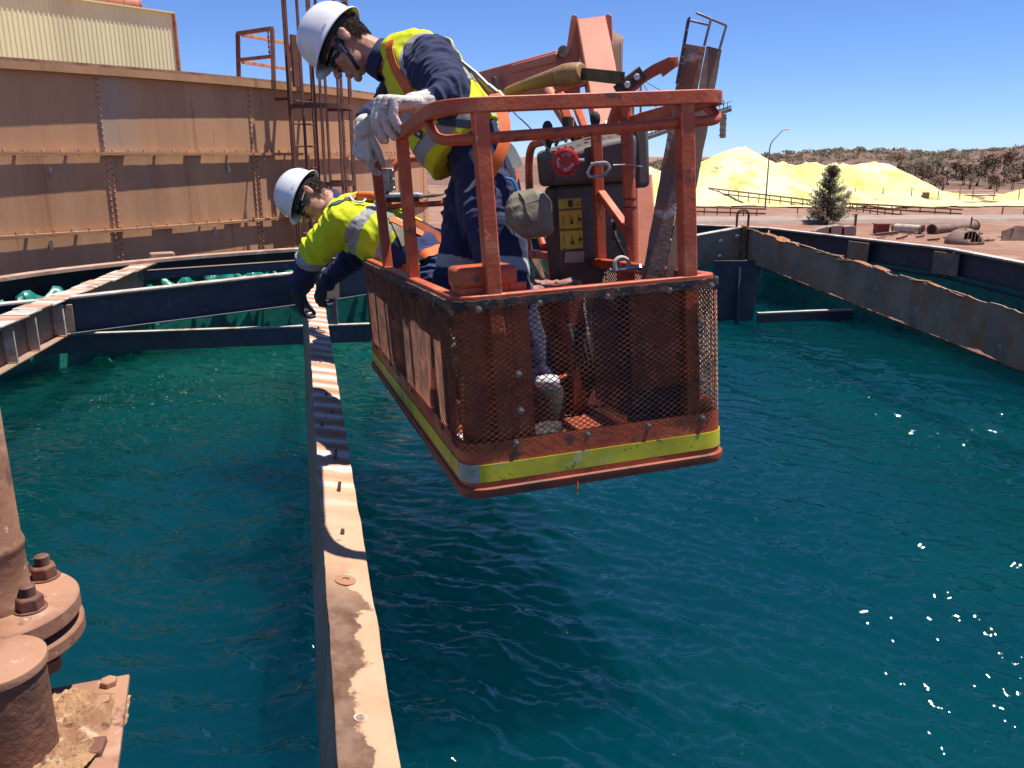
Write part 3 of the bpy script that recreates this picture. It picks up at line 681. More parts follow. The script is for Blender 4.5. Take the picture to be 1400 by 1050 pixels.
# side beam along the left, stepped plates on its top
A3 = [W(-260, 560, 3.5), W(33, 428, 5.49), W(75, 409, 6.0), W(216, 356, 8.3)]
t = thing('side_beam', 'rusty cream topped beam along the left side of the tank', 'beam', A3[1], 'steel beams across the tank')
mb = MB(); mb.sweep(A3, ibeam(.15, .26, .012)); mb.build('section', M['beam_rust'], t, .003)
for k in range(26):
    q = k / 26; i = 0
    L1 = (A3[1] - A3[0]).length; L2 = (A3[3] - A3[1]).length
    s = q * (L1 + L2)
    p = A3[0].lerp(A3[1], s / L1) if s < L1 else A3[1].lerp(A3[3], (s - L1) / L2)
    dd = (A3[3] - A3[1]).normalized(); rr = random.Random(k)
    mb = MB(); mb.bar(p + V((0, 0, .009 + .004 * (k % 3))), p + dd * (.19 + .05 * rr.random()) + V((0, 0, .009 + .004 * (k % 3))), .165 + .02 * rr.random(), .012)
    mb.build('flange_plate', M['beam_top'] if k % 2 else M['beam_edge'], t, .003)
for k in range(5):
    p = A3[0].lerp(A3[1], .35 + k * .16); mb = MB(); mb.box(p + V((.045, 0, -.13)), (.07, .012, .225)); mb.build('stiffener', M['beam_edge'], t, .002)
mb = MB(); mb.box(A3[1].lerp(A3[2], .8) + V((.05, 0, -.13)), (.08, .02, .22)); mb.build('end_plate', M['beam_edge'], t, .002)
# short strut further back
A5 = [W(196, 371, 7.75), W(405, 357, 8.1), W(500, 351, 8.3)]
t = thing('back_strut', 'slim dark strut behind the cross beam near the black liner', 'beam', A5[0], 'steel beams across the tank')
mb = MB(); mb.sweep(A5, rect(.06, .075, 0, -.04)); mb.build('bar', M['beam_blue'], t, .003)
mb = MB(); mb.sweep([p + V((0, 0, .006)) for p in A5], rect(.064, .008)); mb.build('top_edge', M['scrap_brown'], t, .002)
# chunky joint where the beams meet the rim
mb = MB(); mb.box(W(222, 352, 8.2), (.22, .12, .10), Matrix.Rotation(R_(30), 3, 'Z')); mb.build('joint_cleat', M['beam_rust'], None, .012, label='weathered grey cleat joining the side beam to the rim', cat='cleat')

# corroded beam on the right with a ragged top edge
P0 = W(1019, 311, 9.6); P1 = W(1250, 381, 6.45); P2 = W(1420, 432, 5.2); P3 = P2 + (P2 - P1).normalized() * 1.6
def ragged(P, Q, h, th, seed, n=90):
    """corroded plate: uneven eaten top and bottom edges"""
    rr = random.Random(seed); d = (Q - P); vs = []; fs = []; sd = d.cross(V((0, 0, 1))).normalized() * th / 2
    rows = 6
    for sgn in (-1, 1):
        for i in range(n + 1):
            u = i / n; p = P + d * u
            bite = max(0, noise.noise(V((u * d.length * 3.2, seed, 0)))) * .075 + .012 * noise.noise(V((u * d.length * 14, seed, 3)))
            low = .022 * noise.noise(V((u * d.length * 3, seed, 7))) + .012 * noise.noise(V((u * d.length * 15, seed, 9)))
            for j in range(rows + 1):
                q = j / rows; z = -h - low + (h + low - abs(bite)) * q
                pit = .004 * noise.noise(V((u * d.length * 6, q * 3, seed)))
                vs.append(p + V((0, 0, z)) + sd * sgn + sd.normalized() * pit)
    m = rows + 1; k0 = (n + 1) * m
    for i in range(n):
        for j in range(rows):
            a = i * m + j; fs += [(a, a + 1, a + m + 1, a + m), (k0 + a, k0 + a + m, k0 + a + m + 1, k0 + a + 1)]
        for j in (0, rows):
            a = i * m + j; fs.append((a, a + m, k0 + a + m, k0 + a))
    for i in (0, n):
        for j in range(rows):
            a = i * m + j; fs.append((a, a + 1, k0 + a + 1, k0 + a))
    mb = MB(); mb.add(vs, fs); return mb
t = thing('corroded_beam', 'badly corroded grey beam with ragged top edge on the right side', 'beam', P0, 'steel beams across the tank')
for k, (p, q) in enumerate(((P0, P1), (P1, P3))): ragged(p, q, .36, .012, 3 + k).build('web_plate', M['beam_rust'], t, sharp=50)
rr = random.Random(8); dirb = (P1 - P0).normalized()
for k in range(15):
    u = .04 + k * .064 + rr.uniform(-.015, .015)
    p = P0.lerp(P1, u * 1.25) if u < .8 else P1.lerp(P3, (u - .8) * 1.4)
    w = rr.uniform(.06, .13); L_ = rr.uniform(.16, .34); poly = []
    for j in range(14):
        a_ = 2 * math.pi * j / 14; r_ = 1 + .35 * noise.noise(V((math.cos(a_) * 1.5, math.sin(a_) * 1.5, k)))
        poly.append((L_ / 2 * math.cos(a_) * r_, w / 2 * math.sin(a_) * r_))
    tilt = V((0, 0, rr.uniform(-.18, .12)))
    mb = MB(); mb.prism(poly, p + V((.02, 0, -.005 - .03 * rr.random())), (dirb + tilt).normalized(), V((1, .08, rr.uniform(-.25, .05))).normalized(), .010)
    mb.build('flange_flake', M['rust_flake'], t, .002)
mb = MB(); mb.sweep([P0 + V((.05, 0, -.37)), P1 + V((.05, 0, -.375)), P3 + V((.05, 0, -.375))], rect(.10, .016)); mb.build('bottom_flange', M['rust_dark'], t, .003)
# short bolted beam towards the basket, and the bracket under the joint
Q0 = W(900, 333, 9.3); Q1 = W(1014, 312, 9.55)
t = thing('bolted_beam', 'short grey beam with bolt heads running behind the basket to the right joint', 'beam', Q1, 'steel beams across the tank')
mb = MB(); mb.bar(Q0 + V((0, 0, -.17)), Q1 + V((0, 0, -.17)), .07, .35); mb.build('section', M['beam_rust'], t, .004)
mb = MB(); mb.bar(Q0 + V((0, 0, .012)), Q1 + V((0, 0, .012)), .10, .018); mb.build('top_edge', M['beam_edge'], t, .003)
dq = (Q1 - Q0).normalized(); nq = V((dq.y, -dq.x, 0)).normalized()
for u, z in ((.72, -.10), (.72, -.27), (.92, -.08), (.95, -.27), (.4, -.12), (.4, -.27)):
    mb = MB(); mb.hexnut(Q0.lerp(Q1, u) + V((0, 0, z)) + nq * .033, nq, .026, .022); mb.build('bolt', M['zinc'], t)
mb = MB(); mb.tube(round_path([Q1 + V((-.06, 0, -.02)), Q1 + V((-.06, 0, .20)), Q1 + V((.07, 0, .20)), Q1 + V((.07, 0, -.02))], .06), .013, 8); mb.build('lifting_loop', M['rust_dark'], t)
mb = MB(); mb.box(Q1 + V((.02, -.04, -.19)), (.05, .10, .44)); mb.build('joint_angle', M['rust_flake'], t, .004)
t = thing('bracket', 'tall blue grey bracket plate hanging from the right beam joint into the liquor', 'bracket', W(1012, 440, 9.5))
mb = MB(); mb.prism([(-.30, .36), (.24, .36), (.20, .0), (.17, -.42), (-.30, -.42)], W(1010, 400, 9.45), V((1, 0, 0)), V((0, 0, 1)), .02); mb.build('plate', M['beam_blue'], t, .003)
mb = MB(); mb.bar(W(1010, 360, 9.42), W(1007, 442, 9.42), .03, .12, (0, 1, 0)); mb.build('rib', M['beam_blue'], t, .003)
for x, z in ((-.2, -.34), (-.06, -.34), (.1, -.34)):
    mb = MB(); mb.hexnut(W(1010, 400, 9.45) + V((x, -.012, z)), (0, -1, 0), .028, .02); mb.build('bolt', M['beam_blue'], t)
for pts, lab in (([W(1036, 428.5, 9.4), W(1212, 421, 9.6)], 'thin pale edged tie beam above the liquor right of the bracket'), ([W(1355, 416, 8.2), W(1480, 412, 7.8)], 'thin pale edged tie beam at the right edge behind the corroded beam')):
    t = thing('lower_tie', lab, 'beam', pts[0], 'steel beams across the tank')
    mb = MB(); mb.sweep(pts, rect(.03, .15, 0, -.082)); mb.build('web', M['beam_blue'], t, .003)
    mb = MB(); mb.sweep(pts, rect(.06, .02)); mb.build('top_edge', M['beam_edge'], t, .002)

# ================================================================== BIG RUSTY TANK ON THE LEFT
TC = V((-13.2, 16.7, 0)); TR = 11.5
def tp(deg, r=0.0, z=0.0):
    a = R_(deg); return V((TC.x + (TR + r) * math.cos(a), TC.y + (TR + r) * math.sin(a), z))
bt = thing('storage_tank', 'huge rusty brown bolted steel tank on the left', 'tank', (TC.x, TC.y, GROUND))
STEP = 9.65; OFF = -39.7; TOP = .92
courses = [(-6.5, -2.3), (-2.3, -.78), (-.78, .03), (.03, TOP - .02)]
def arc_panel(a0, a1, z0, z1, r, th=.012, n=8):
    mb = MB(); vs = []; 
    for rr_ in (r, r - th):
        for i in range(n + 1):
            a = a0 + (a1 - a0) * i / n
            vs += [tp(a, rr_, z0), tp(a, rr_, z1)]
    m = 2 * (n + 1); fs = []
    for i in range(n):
        k = 2 * i; fs += [(k, k + 2, k + 3, k + 1), (m + k, m + k + 1, m + k + 3, m + k + 2), (k + 1, k + 3, m + k + 3, m + k + 1), (k, m + k, m + k + 2, k + 2)]
    fs += [(0, 1, m + 1, m), (2 * n, m + 2 * n, m + 2 * n + 1, 2 * n + 1)]
    return mb.add(vs, fs)
KS = range(-3, 7)
for k in KS:
    a0 = OFF + (k) * STEP; a1 = a0 + STEP
    for ci, (z0, z1) in enumerate(courses):
        lift = .006 if (k + ci) % 2 else 0.0          # plates lap alternately
        mb = arc_panel(a0 + .03 - (.25 if lift else 0), a1 - .03 + (.25 if lift else 0), z0 + .004, z1 - .004, lift)
        mb.build('plate', M['tank_wall'], bt, sharp=30)
arc_panel(OFF + 7 * STEP, OFF - 3 * STEP + 360, GROUND, TOP, 0, .012, 60).build('rear_shell', M['tank_wall'], bt, sharp=30)
mb = arc_panel(OFF - 3 * STEP, OFF - 3 * STEP + 360, TOP - .03, TOP - .02, -.02, TR * .97, 120); mb.build('roof', M['tank_wall'], bt)
# bolt rows up every seam and along the hoops
for k in KS:
    a = OFF + k * STEP; mb = MB(); z = -2.2
    while z < TOP - .12:
        for da in (-.13, .13):
            if (z < .03) or da < 0:
                p = tp(a + da, .008, z + (.02 if da > 0 else 0)); nrm = (tp(a, 1) - tp(a, 0)).normalized()
                mb.lathe([(.0105, 0), (.0095, .015), (.004, .026)], 6, p, nrm)
        z += .062
    o = mb.build('bolt_row', M['tank_steel'], bt, kind='stuff')
def ring(r0, r1, z0, z1, m, name, a0=OFF - 3 * STEP, a1=OFF + 7 * STEP, n=90):
    mb = MB(); pts = [tp(a0 + (a1 - a0) * i / n, (r0 + r1) / 2, (z0 + z1) / 2) for i in range(n + 1)]
    mb.sweep(pts, rect(abs(r1 - r0), abs(z1 - z0))); return mb.build(name, m, bt)
ring(-.05, .085, TOP - .03, TOP, M['tank_steel'], 'rim_flange')
ring(.072, .085, TOP - .105, TOP - .03, M['tank_wall'], 'rim_lip')
rr = random.Random(4)
for z in (.03, -.78, -2.3):
    ring(.025, .070, z - .008, z + .008, M['tank_wall'], 'hoop')
    ring(.062, .069, z - .024, z - .008, M['tank_wall'], 'hoop_lip')
    mb = MB()
    for k in KS:
        a = OFF + k * STEP
        for q in range(4):                             # solid shelves and small cleats that carry the hoop off the wall
            ac = a + STEP * (q + .12) / 4
            if q % 2 == (1 if z < 0 else 0) and rr.random() < .75: w_ = rr.uniform(1.1, 1.5)
            else: w_ = .16
            p0 = tp(ac - w_ / 2, .015, z); p1 = tp(ac + w_ / 2, .015, z)
            m2 = MB(); m2.bar(p0, p1, .030, .012); m2.build('cleat', M['tank_steel'], bt)
        for q in range(11):
            ac = a + STEP * q / 11 + .2; mb.lathe([(.014, 0), (.013, .022), (.006, .034)], 6, tp(ac, .048, z + .008), (0, 0, 1))
            mb.lathe([(.012, 0), (.010, .020)], 6, tp(ac, .048, z - .03), (0, 0, 1))
    mb.build('hoop_bolts', M['tank_steel'], bt, kind='stuff')
for ang, z in ((-43.2, -.95), (-33.6, -.93), (-42.7, -.21), (-32.2, -.19)):          # small pale lugs on the wall
    mb = MB(); mb.bar(tp(ang, .018, z), tp(ang, .018, z + .10), .03, .02, (0, 1, 0)); mb.build('lug', M['beam_edge'], bt, .003)

# ------------------------------------------------------------------ caged ladder
LA = -26.6; n_ = (tp(LA, 1) - tp(LA, 0)).normalized(); t_ = V((-n_.y, n_.x, 0)); o_ = tp(LA, 0, 0)
def lp_(t, n, z): return o_ + t_ * t + n_ * n + V((0, 0, z))
ld = thing('caged_ladder', 'dark rusty caged ladder up the side of the big tank', 'ladder', lp_(0, .2, GROUND))
for t in (-.23, .23):
    mb = MB(); mb.bar(lp_(t, .22, GROUND), lp_(t, .22, 1.95), .02, .075, t_); mb.build('stile', M['ladder_steel'], ld, .003)
z = -5.2
rung = MB().tube([lp_(-.22, .22, 0), lp_(.22, .22, 0)], .012, 8).mesh('rung'); rung.materials.append(M['ladder_steel'])
while z < .95:
    piece('rung', rung, ld, Matrix.Translation((0, 0, z))); z += .28
def hoop_pts(r=.40, nn=.30):
    out = []
    for i in range(15):
        a = R_(-118 + 236 * i / 14); out.append((r * math.sin(a), nn + .22 + r * math.cos(a)))
    return out
for z in (-1.3, -.35, .60, 1.86):
    mb = MB(); mb.sweep([lp_(x, y, z) for x, y in hoop_pts()], rect(.010, .06)); mb.build('cage_hoop', M['ladder_steel'], ld)
for i in (0, 2, 4, 6, 8, 10, 12, 14):
    x, y = hoop_pts(.392)[i]
    mb = MB(); mb.bar(lp_(x, y, -1.35), lp_(x, y, 1.90), .045, .012, n_); mb.build('cage_bar', M['ladder_steel'], ld)
for z in (-2.6, -.4, .7):
    for t in (-.23, .23):
        mb = MB(); mb.bar(lp_(t, 0, z), lp_(t, .22, z), .05, .03); mb.build('standoff', M['ladder_steel'], ld)
mb = MB(); mb.box(lp_(-.16, .30, 1.15), (.03, .16, .62), Matrix.Rotation(R_(LA), 3, 'Z')); mb.build('gate_plate', M['ladder_steel'], ld, .004)

# hand rail of the walkway on the tank top
gr = thing('guard_rail', 'rusty two bar guard rail with a short chain on top of the tank', 'guard rail', W(348, 110, 13))
E1 = W(326, 106, 13.2); E2 = W(374, 112, 12.6); up1 = V((0, 0, .86)); e1 = W(325, 46, 13.2); e2 = W(372, 39, 12.6)
for p, q in ((E1 - V((0, 0, .1)), e1), (E2 - V((0, 0, .1)), e2)):
    mb = MB(); mb.bar(p, q, .06, .06, (0, 1, 0)); mb.build('post', M['ladder_steel'], gr, .006)
mb = MB(); mb.bar(e1, e2, .06, .06); mb.build('top_rail', M['ladder_steel'], gr, .006)
mb = MB(); mb.bar(W(326, 82, 13.2), W(373, 77, 12.6), .05, .05); mb.build('mid_rail', M['ladder_steel'], gr, .006)
for (a, b) in ((W(332, 48, 13.2), W(398, 60, 15.5)), (W(332, 85, 13.2), W(398, 95, 15.5))):
    mb = MB(); mb.bar(a, b, .05, .05); mb.build('return_rail', M['tank_steel'], gr, .006)
mb = MB(); mb.bar(W(398, 58, 15.5), W(399, 118, 15.5), .06, .06, (0, 1, 0)); mb.build('post', M['ladder_steel'], gr, .006)
mb = MB(); p = W(366, 40, 12.5)
for k in range(11): mb.box(p + V((0, 0, -.035 * k)), (.026 if k % 2 else .008, .008 if k % 2 else .026, .04))
mb.build('chain', M['rust_dark'], gr)

# ------------------------------------------------------------------ cream shed behind
bl = W(-220, -45, 24.0); br = W(236, 21, 32.0); zt = 5.25
bl = V((bl.x, bl.y, 0)); br = V((br.x, br.y, 0)); dw = (br - bl); Lw = dw.length; dw.normalize(); nw = V((dw.y, -dw.x, 0)); back = -nw * 14
sh = thing('shed', 'cream corrugated metal shed behind the big tank', 'building', V((br.x, br.y, GROUND)))
prof = []; s = 0
while s < Lw - .1: prof += [(s, 0), (s + .075, 0), (s + .095, .018), (s + .145, .018)]; s += .165
def cladding(o, d, n, prof, z0, z1):
    mb = MB(); vs = []
    for (a, h) in prof: q = o + d * a + n * h; vs += [V((q.x, q.y, z0)), V((q.x, q.y, z1))]
    mb.add(vs, [(2 * i, 2 * i + 2, 2 * i + 3, 2 * i + 1) for i in range(len(prof) - 1)]); return mb
k = 0; step_p = 4 * 5                                   # five ribs to a sheet
while k < len(prof) - 1:
    cladding(bl, dw, nw, prof[k:k + step_p + 1], GROUND, zt).build('cladding_sheet', M['cream_sheet'], sh, sharp=20); k += step_p
side_prof = [(q, h) for q, h in prof if q < 13.9]
cladding(br, -nw, dw, side_prof, GROUND, zt).build('end_wall', M['cream_sheet'], sh, sharp=20)
mb = MB(); mb.bar(V((br.x, br.y, GROUND)) + nw * .01 + dw * .02, V((br.x, br.y, zt)) + nw * .01 + dw * .02, .16, .14, (0, 1, 0)); mb.build('corner_flashing', M['tank_steel'], sh)
mb = MB(); mb.add([V((*bl.xy, zt)), V((*br.xy, zt)), V((*(br + back).xy, zt + .8)), V((*(bl + back).xy, zt + .8))], [(0, 1, 2, 3)]); mb.build('roof', M['cream_sheet'], sh)
mb = MB(); mb.bar(V((*bl.xy, zt)) + nw * .06, V((*br.xy, zt)) + nw * .06, .12, .05); mb.build('gutter', M['cream_sheet'], sh)
dk = thing('roof_duct', 'faded pink ribbed duct lying along the shed roof', 'duct', V((*br.xy, zt)))
q0 = W(60, -14, 30.5); q1 = W(189, 8, 33.5); mb = MB(); mb.tube([q0, q1], .27, 16); mb.build('pipe', M['roof_duct'], dk)
for u in (.45, .62, .8, .985):
    c = q0.lerp(q1, u); mb = MB(); mb.lathe([(.30, -.03), (.30, .03), (.25, .03), (.25, -.03)], 16, c, (q1 - q0)); mb.build('rib', M['roof_duct'], dk)
mb = MB(); mb.bar(q1 + V((-.15, 0, -.5)), q1 + V((-.1, 0, .75)), .05, .05, (0, 1, 0)); mb.build('stay', M['ladder_steel'], dk)

# ================================================================== YARD BEHIND ON THE RIGHT
def pipe_rail(name, label, a, b, h, n, low=.45, group='pipe fences along the road'):
    t = thing(name, label, 'fence', a, group); up_ = V((0, 0, 1))
    mb = MB(); mb.tube([a + up_ * h, b + up_ * h], .10, 8); mb.build('rail', M['rail_rust'], t)
    mb = MB(); mb.tube([a + up_ * h * low, b + up_ * h * low], .08, 8); mb.build('rail', M['rail_rust'], t)
    post = MB().bar((0, 0, -.2), (0, 0, h + .03), .10, .10, (0, 1, 0)).mesh('post'); post.materials.append(M['rail_rust'])
    for k in range(n): piece('post', post, t, Matrix.Translation(a.lerp(b, (k + .3) / n)))
    return t
def gz(px, py, up_=0): p = G(px, py); return p
pipe_rail('pipe_fence', 'long rusty pipe fence sloping down past the street lamp', W(905, 259, 128) , W(1108, 284.5, 109), 1.0, 15)
pipe_rail('pipe_fence', 'rusty pipe fence ending at the right of the pine tree', W(1150, 288, 104), W(1238, 300, 92), .95, 9)
pipe_rail('pipe_fence', 'short rusty pipe fence in front of the street lamp foot', W(905, 293, 97), W(1047, 297.5, 94), .95, 8)
pipe_rail('pipe_fence', 'rusty pipe fence further back right of the pine tree', W(1160, 287, 109), W(1314, 297, 95), .85, 8)
# street lamp
p = G(1046, 285); lt = thing('street_lamp', 'tall thin street lamp with curved arm in front of the yellow heaps', 'street lamp', p)
hh = 9.3; mb = MB(); mb.tube([p, p + V((0, 0, hh * .8))] + [p + V((1.5 * math.sin(R_(a)) ** 2 * .6 , 0, hh * .8 + 1.5 * math.sin(R_(a)))) for a in (20, 40, 60, 75)] + [p + V((1.5, 0, hh + .35))], [.11, .075, .07, .065, .06, .055, .05], 8); mb.build('pole', M['galv_pole'], lt)
mb = MB(); mb.ell(p + V((1.85, 0, hh + .36)), (.45, 0, .03), (0, .16, 0), (0, 0, .10)); mb.build('lamp_head', M['pipe_white'], lt)
# posts
for px, py0, py1, lab in ((1168, 318, 293, 'thick rusty post standing in the scrap yard left of the red block'), (1090, 292, 284, 'short post by the road left of the pine tree'), (1369, 297, 282, 'leaning rusty post by the road near the right edge'), (1399, 297, 284, 'rusty post by the road at the right edge'), (1326, 318, 297, 'thin stake behind the dark dome of scrap')):
    p = G(px, py0); d = p.y * CP - p.z * SP; h = (py0 - py1) * d / FOC
    mb = MB(); mb.tube([p, p + V((.05 * h if px == 1369 else 0, 0, h))], [.12 if px == 1168 else .07] * 2, 8)
    mb.lathe([(.15 if px == 1168 else .09, 0), (.15 if px == 1168 else .09, .05)], 8, p, (0, 0, 1))
    mb.build('fence_post', M['rail_rust'], None, label=lab, cat='post')
# boundary wire fence in front of the heaps: posts are individuals, wires one object
pp = []
for k, px in enumerate((1138, 1168, 1206, 1245, 1282, 1311, 1329, 1358, 1392)):
    p = W(px, 273, 124); p.z = GROUND; pp.append(p)
    mb = MB(); mb.tube([p, p + V((0, 0, 2.3 if px > 1270 else 1.9))], .06, 6); mb.tube([p + V((0, 0, 1.5)), p + V((.5, .3, 0))], .03, 5)
    mb.build('wire_fence_post', M['galv_pole'], None, label=['first', 'second', 'third', 'fourth', 'fifth', 'sixth', 'seventh', 'eighth', 'ninth'][k] + ' thin steel post from the left in the wire fence before the heaps', cat='post', group='wire fence posts before the heaps')
mb = MB()
for z in (.4, .9, 1.4, 1.8):
    for a, b in zip(pp, pp[1:]): mb.tube([a + V((0, 0, z)), b + V((0, 0, z))], .012, 4, caps=False)
mb.build('fence_wire', M['galv_pole'], None, label='sagging wires strung between the fence posts before the heaps', cat='wire')
# scrap
def tilted_pipe(name, label, a, b, r, m, prof=None):
    t = thing(name, label, 'pipe', a.lerp(b, .5))
    d = (b - a).length; ax = (b - a).normalized()
    pr_ = prof or [(r, 0), (r, d)]
    mb = MB(); mb.lathe(pr_ + [(pr_[-1][0] * .86, d), (pr_[-1][0] * .86, d * .3), (.02, d * .3)], 20, a, ax); mb.build('barrel', m, t)
    mb = MB(); mb.lathe([(pr_[-1][0] * 1.12, d - .18), (pr_[-1][0] * 1.12, d + .01), (pr_[-1][0] * .9, d + .01), (pr_[-1][0] * .9, d - .18)], 20, a, ax); mb.build('flange', M['scrap_brown'], t)
    mb = MB(); mb.lathe([(pr_[0][0] * 1.15, -.01), (pr_[0][0] * 1.15, .16), (pr_[0][0] * .9, .16), (pr_[0][0] * .9, -.01)], 20, a, ax); mb.build('flange', M['scrap_brown'], t)
    return t
a = G(1221, 317); b = G(1261, 320); a.z += .38; b.z += .38
tilted_pipe('scrap_pipe', 'short white pipe with dark open end lying in the yard', a, b, .36, M['pipe_white'])
a = G(1331, 314); b = G(1273, 320); a.z += .35; b.z += .38; d = (b - a).length
tilted_pipe('scrap_pipe', 'bottle shaped brown pipe with narrow neck lying behind the dome', a, b, .3, M['scrap_brown'], [(.50, 0), (.50, d * .12), (.22, d * .3), (.22, d * .62), (.40, d * .8), (.42, d)])
p = G(1204, 320); t = thing('scrap_block', 'dark red steel box frame among the scrap beside the white pipe', 'scrap', p)
mb = MB(); mb.box(p + V((0, 0, .42)), (1.1, .8, .8)); mb.build('body', M['scrap_red'], t, .04)
mb = MB(); mb.box(p + V((0, 0, .86)), (1.3, 1.0, .08)); mb.build('lid', M['scrap_red'], t, .02)
for x in (-.4, .4): mb = MB(); mb.box(p + V((x, -.42, .4)), (.1, .08, .8)); mb.build('rib', M['scrap_red'], t, .02)
for k, (px, w, h) in enumerate(((1122, 1.5, .75), (1140, 1.4, .85), (1157, 1.3, .8))):
    p = G(px, 321); mb = MB(); poly = [(-w / 2, 0), (w / 2, 0), (w / 2 * .96, h * .9), (w * .2, h), (-w * .3, h * (.92 if k else .7)), (-w / 2 * .98, h * (.8 if k else .4))]
    mb.prism(poly, p, V((1, 0, 0)), V((0, 0, 1)), 1.0)
    mb.build('concrete_block', M['road_grey'], None, .05, label=['weathered concrete block at the left end of the yard row', 'middle weathered concrete block in the yard row', 'weathered concrete block beside the thick rusty post'][k], cat='block', group='concrete blocks in the yard')
p = G(1318, 333); t = thing('scrap_dome', 'dark torn steel dome lying in the scrap yard', 'scrap', p); mb = MB(); vs = []; fs = []
for i in range(9):
    for j in range(19):
        q = math.pi / 2 * i / 8; a = math.pi * 2 * j / 18; r = 1.35 + .1 * noise.noise(V((i, j * .7, 1)))
        vs.append(p + V((r * math.cos(q) * math.cos(a) * 1.05, r * math.cos(q) * math.sin(a), 1.1 * math.sin(q) * (1 + .1 * math.sin(j)))))
for i in range(8):
    for j in range(18):
        if (i in (2, 3, 4) and j in (12, 13, 14)) or (i == 1 and j in (13, 14)): continue
        fs.append((i * 19 + j, i * 19 + j + 1, (i + 1) * 19 + j + 1, (i + 1) * 19 + j))
mb.add(vs, fs); o = mb.build('shell', M['scrap_brown'], t); sm = o.modifiers.new('t', 'SOLIDIFY'); sm.thickness = .06
for k in range(4): mb = MB(); mb.bar(p + V((-.5 + .3 * k, -1.25, .1)), p + V((-.2 + .25 * k, -.9, 1.0)), .07, .07); mb.build('rib', M['rust_dark'], t)
rr = random.Random(14)
ORD = 'first second third fourth fifth sixth seventh eighth ninth tenth eleventh twelfth thirteenth fourteenth fifteenth sixteenth'.split()
for k in range(16):
    px = 1172 + k * 15 + rr.uniform(-5, 5); py = rr.uniform(318, 332)
    p = G(px, py); L_ = rr.uniform(.5, 2.0); a = rr.uniform(-.5, .5); d = V((math.cos(a), math.sin(a), rr.uniform(-.05, .2)))
    mb = MB(); w_ = rr.uniform(.1, .3)
    mb.bar(p + V((0, 0, .12)) - d * L_ / 2, p + V((0, 0, .16)) + d * L_ / 2, w_, w_ * rr.uniform(.4, 1), w1=w_ * rr.uniform(.5, 1))
    mb.bar(p + V((0, 0, .15)) + d * L_ * .2, p + V((.2, .2, .15)) + d * L_ * .35 + V((-d.y, d.x, .1)) * L_ * .3, w_ * .6, w_ * .5)
    mb.build('scrap_bar', M[rr.choice(['scrap_brown', 'rail_rust', 'road_grey', 'scrap_brown'])], None, .01, label=ORD[k] + ' bent rusty offcut from the left in the scrap yard behind the tank rim', cat='scrap', group='offcuts in the scrap yard')
p = G(1386, 330); t = thing('scrap_plate', 'leaning brown steel plate at the right edge of the scrap yard', 'scrap', p); mb = MB()
mb.prism([(-1.0, 0), (1.6, 0), (1.6, 1.1), (.2, 1.25), (-.9, .8)], p, V((1, 0, 0)), V((0, .3, 1)).normalized(), .12); mb.build('plate', M['scrap_brown'], t, .02)
mb = MB(); mb.bar(p + V((-.2, .5, 0)), p + V((-.1, .1, 1.0)), .1, .1); mb.build('prop', M['rail_rust'], t)
# small things in front of the heaps
for px, py, lab in ((1082, 268, 'small rusty drum at the foot of the yellow heap behind the lamp'), (1265, 272, 'small dark drum at the right end of the long yellow heap')):
    p = W(px, py, 125); p.z = GROUND; mb = MB(); mb.lathe([(.5, 0), (.5, .3), (.53, .33), (.5, .36), (.5, .75), (.53, .78), (.5, .81), (.5, 1.25), (.2, 1.27)], 16, p, (0, 0, 1)); mb.build('drum', M['rail_rust'], None, label=lab, cat='drum')

# ------------------------------------------------------------------ stacker conveyor far behind the basket
t = thing('stacker_conveyor', 'far pale green conveyor boom with mast and hanging chute', 'conveyor', W(870, 300, 110))
c0 = W(846, 202, 95); c1 = W(998, 150, 95); du = (c1 - c0).normalized()
for off in (V((0, .6, 0)), V((0, -.6, 0))):
    mb = MB(); mb.bar(c0 + off, c1 + off, .22, .38); mb.build('girder', M['stacker_green'], t)
mb = MB()
for k in range(28):
    a = c0.lerp(c1, k / 28); mb.bar(a + V((0, -.6, .1)), a + V((0, -.6, .95)), .07, .07, (0, 1, 0)); mb.bar(a + V((0, -.6, .9)), c0.lerp(c1, (k + 1) / 28) + V((0, -.6, .9)), .06, .06)
mb.build('hand_rail', M['galv_pole'], t)
mb = MB(); mb.bar(c0 + V((0, 0, .35)), c1 + V((0, 0, .35)), .9, .12); mb.build('belt', M['dark_steel'], t)
mb = MB(); mb.tube([c1 + V((-.8, 0, .4)), c1 + V((-.75, 0, 1.0)), c1 + V((-1.3, 0, 1.1))], .06, 6); mb.build('boom_lamp', M['galv_pole'], t)
q = W(989, 156, 95); mb = MB(); mb.tube([q, q + V((.1, 0, -2.6))], .36, 10); mb.build('chute', M['stacker_green'], t)
for k in range(4): mb = MB(); mb.lathe([(.42, -.05), (.42, .05), (.36, .05), (.36, -.05)], 10, q + V((.03, 0, -.5 - k * .6)), (0, 0, 1)); mb.build('chute_band', M['galv_pole'], t)
ms = [W(866, 150, 95), W(878, 150, 95)]; mt = [W(867, 108, 95), W(876, 108, 95)]
mb = MB()
for a, b in zip(ms, mt): mb.bar(a - V((0, 0, 5)), b, .22, .22, (0, 1, 0))
mb.bar(mt[0], mt[1], .2, .3); mb.bar(ms[0].lerp(mt[0], .5), ms[1].lerp(mt[1], .5), .15, .15); mb.bar(ms[0], mt[1], .08, .08)
mb.build('mast', M['stacker_green'], t)
mb = MB(); mb.tube([mt[1], c0.lerp(c1, .45)], .05, 5); mb.tube([mt[1], c0.lerp(c1, .8)], .05, 5); mb.build('stay_cable', M['galv_pole'], t)
leg = W(880, 205, 95); mb = MB()
for dx in (-1.5, 1.5): mb.bar(V((leg.x, leg.y, leg.z)), V((leg.x + dx, leg.y, GROUND)), .3, .3, (0, 1, 0))
